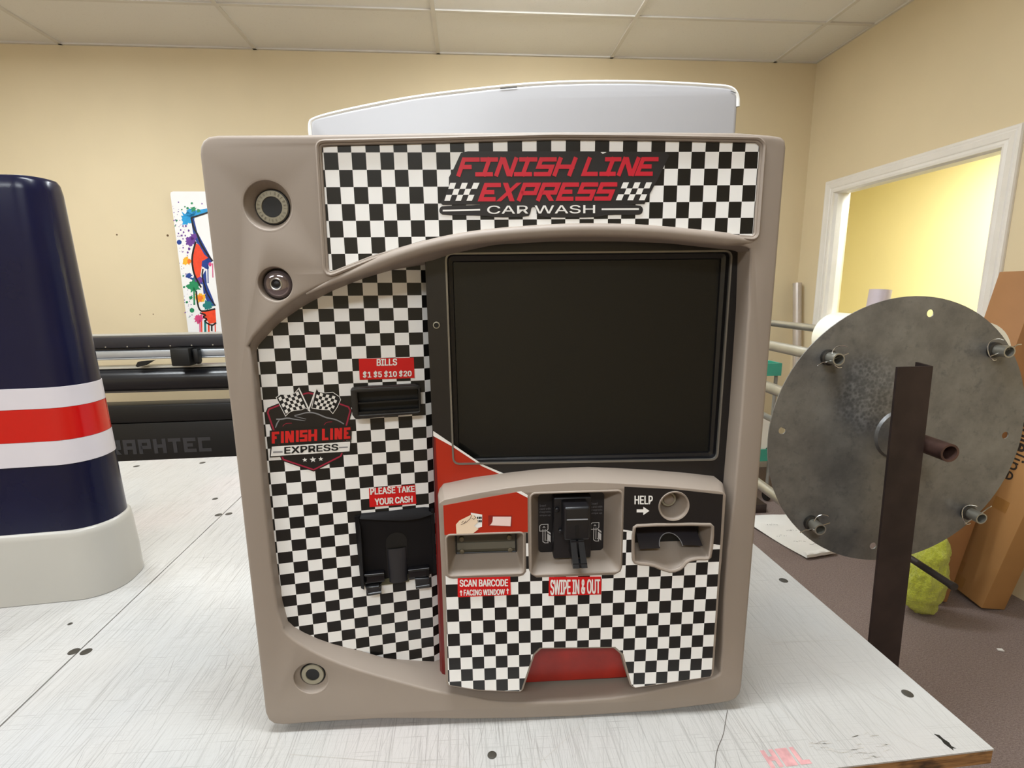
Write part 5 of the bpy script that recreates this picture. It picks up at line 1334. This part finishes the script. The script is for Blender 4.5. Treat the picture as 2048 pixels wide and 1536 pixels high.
# printed paper banner on the carpet with curled front edge
ban = thing('paper_banner', 'white printed paper lying on the carpet behind the steel disc', 'paper', rm(1.9, 2.8, 0), RY)
M_paper = mat('banner paper', '#efeeec', 0.5, var=0.02)
mb = MB(); rows = []
e0 = [(1.67, 2.98), (1.742, 2.80), (1.822, 2.43)]; e1 = [(2.26, 2.95), (2.16, 2.78), (2.015, 2.462)]
prof = [(t_ / 12, .004 + .004 * math.sin(t_ * 1.3)) for t_ in range(13)]
for i in range(15):
    t_ = i / 14
    if i < 11:
        t2 = t_ / (10 / 14); z_ = .006 + .010 * math.sin(t2 * 4) ** 2; back = 0
    else:
        th = (i - 10) / 4 * R(230); z_ = .022 - .018 * math.cos(th) + .002; back = .020 * math.sin(th); t2 = 1
    f = t2 * 2; k = min(int(f), 1); g = f - k
    a = Vector(e0[k]).lerp(Vector(e0[k + 1]), g); b = Vector(e1[k]).lerp(Vector(e1[k + 1]), g)
    rows.append([rm(*(a.lerp(b, s_ / 10)).xy, 0) + RD * (-back) + UP * (z_ + .0015 * math.sin(s_ * 1.7)) for s_ in range(11)])
mb.sm = True
mb.loft(rows + [[p + UP * .0008 for p in r_] for r_ in rows[::-1]], False); mb.build('sheet', M_paper, ban, angle=60)
mb = MB(); FF = Fr(rm(0, 0, 0), RU, RD, UP); rg = random.Random(4)
for (u, d) in ((1.80, 2.66), (1.86, 2.58), (1.83, 2.80), (1.93, 2.55), (1.90, 2.72)):
    mb = MB()
    for k in range(5): strip(mb, FF, [(u + k * .014, d + rg.uniform(-.01, .01)), (u + k * .014 + rg.uniform(.004, .012), d + rg.uniform(-.012, .012))], .003, .0215)
    mb.build('pencil_mark', mat('pencil grey', '#55555a', 0.7), ban, normals=False)
mb = MB(); mb.poly(FF, [(2.135, 1.665), (2.155, 1.658), (2.158, 1.672), (2.140, 1.676)], .006); mb.loft([[rm(u, d, .002) for u, d in ((2.135, 1.665), (2.155, 1.658), (2.158, 1.672), (2.140, 1.676))], [rm(u, d, .006) for u, d in ((2.135, 1.665), (2.155, 1.658), (2.158, 1.672), (2.140, 1.676))]])
tag(mb.build('paper_scrap', M_paper), 'tiny white paper scrap on the bare carpet at right', 'scrap')

# ------------------------------------------------------------------ leaning cartons
M_card = mat('brown cardboard', '#ad7f4b', 0.75, var=0.04, nscale=5)
M_card2 = mat('tan kraft cardboard', '#a07248', 0.75, var=0.05, nscale=5)  # one even tone for the whole far carton
M_tape = mat('kraft tape', '#a3753f', 0.35, var=0.04)
def carton(nm, lab, P0, Xa, Ya, La, sx_, sy_, ln, m):
    """P0 = corner on the floor; Xa, Ya span the foot, La runs up the length"""
    root = thing(nm, lab, 'cardboard box', P0 + Xa * sx_ / 2 + Ya * sy_ / 2, 0)
    c = P0 + Xa * sx_ / 2 + Ya * sy_ / 2 + La * ln / 2
    mb = MB(); mb.bbox_round(c, (sx_, sy_, ln), .004, (Xa, Ya, La)); b = mb.build('carton', m, root)
    return root, b
# near carton: foot corners on the carpet, leaning to the right
P0 = rm(2.3221, 1.9084, 0)
Ya = (rm(2.3305, 2.1264, 0) - P0).normalized()       # along the lit face, away from the viewer
La0 = (RU * .117 - RD * .115 + UP * .986).normalized(); La = La0
Xa = (RU - La * RU.dot(La)); Xa = (Xa - Ya * Xa.dot(Ya)).normalized()
Ya = (Ya - La * Ya.dot(La)).normalized(); Xa = (Xa - La * Xa.dot(La) - Ya * Xa.dot(Ya)).normalized()
P0 = P0 + UP * (max(0, -(Xa * .115).z) + .002)
c1, b1 = carton('leaning_carton', 'lettered brown carton leaning on the right wall beside the steel disc', P0, Xa, Ya, La, .115, .218, 1.0, M_card)
FX = Fr(P0 + Ya * 0, Ya, La, -Xa)     # lit face; a runs away from viewer, b up the box
# lettering reads down the box: letter tops point away from the left edge
FXt = Fr(P0, -La, -Ya, -Xa)
mb = MB()
def bt(s_, l0, l1, y0, y1, bold):
    # l along the length from the foot (start l0 high, end l1 low); y across from the near edge
    q = [(-l0, -y0), (-l1, -y0), (-l1, -y1), (-l0, -y1)]
    put_text(mb, FXt, q, s_, .0008, bold)
bt('brite', .880, .738, .084, .150, .06); bt('line', .728, .600, .084, .150, 0.012)
mb.build('printed_lettering', mat('box print dark', '#2c2219', 0.7), b1, normals=False)
for l0, a0, a1 in ((.455, .07, .135), (.088, .14, .2175), (.018, .11, .175)):
    mb = MB(); mb.slab(FX, [(a0, l0), (a1, l0), (a1, l0 + .055), (a0, l0 + .055)], .0002, .0008); mb.build('tape_patch', M_tape, b1)
# far carton, taller, behind the disc
Pb = rm(2.115, 1.984, 0.002)
Lb = (RU * .2 + UP * .98).normalized(); Yb = RD.copy(); Xb = Yb.cross(Lb).normalized()
Pb = Pb + UP * max(0, -(Xb * .115).z)
carton('plain_carton', 'plain tan carton leaning below the window right of the steel disc', Pb, Xb, Yb, Lb, .115, .178, 1.55, M_card2)

# ------------------------------------------------------------------ lime duster cloth
def cloth_mat():
    t = NT('lime plush'); v = t.coord(); n = t.noise(120, 4, v, 0.75); n2 = t.noise(14, 3, v)
    c = t.mix(t.ramp(n, .3, .7), srgb('#b3bb12'), srgb('#e6ec4a')); t.l(t.mix(t.math('MULTIPLY', n2, .3), c, srgb('#a9a70c')), t.b.inputs['Base Color'])
    t.b.inputs['Roughness'].default_value = 0.95; t.b.inputs['Sheen Weight'].default_value = 0.4
    t.bump(n, 1.0, 0.012); return t.m
bm = bmesh.new(); bmesh.ops.create_icosphere(bm, subdivisions=5, radius=1.0)
rg = random.Random(2)
from mathutils import noise as mnoise
for v in bm.verts:
    p = v.co.copy(); z = p.z
    wdt = .060 + .050 * max(0, (1 - z) / 2)
    q = Vector((p.x * wdt + .045 * z + (.10 * (-z - .5) if z < -.5 else 0), p.y * .070, z * .185 + (-.04 * max(0, p.x) if z < -.3 else 0)))
    f = .018 * mnoise.noise(q * 9) + .010 * mnoise.noise(q * 26) + .006 * mnoise.noise(q * 70)
    q += p.normalized() * f
    v.co = q
zmin = min(v.co.z for v in bm.verts)
me = bpy.data.meshes.new('duster_cloth'); 
for v in bm.verts: v.co.z -= zmin
bm.to_mesh(me); bm.free(); me.polygons.foreach_set('use_smooth', [True] * len(me.polygons)); me.materials.append(cloth_mat())
o = bpy.data.objects.new('duster_cloth', me); COL.objects.link(o); o.location = rm(2.03, 1.925, .002); o.rotation_euler = (0, 0, RY - .2)
tag(o, 'lime green plush duster cloth slumped on the carpet behind the dark upright', 'cloth')
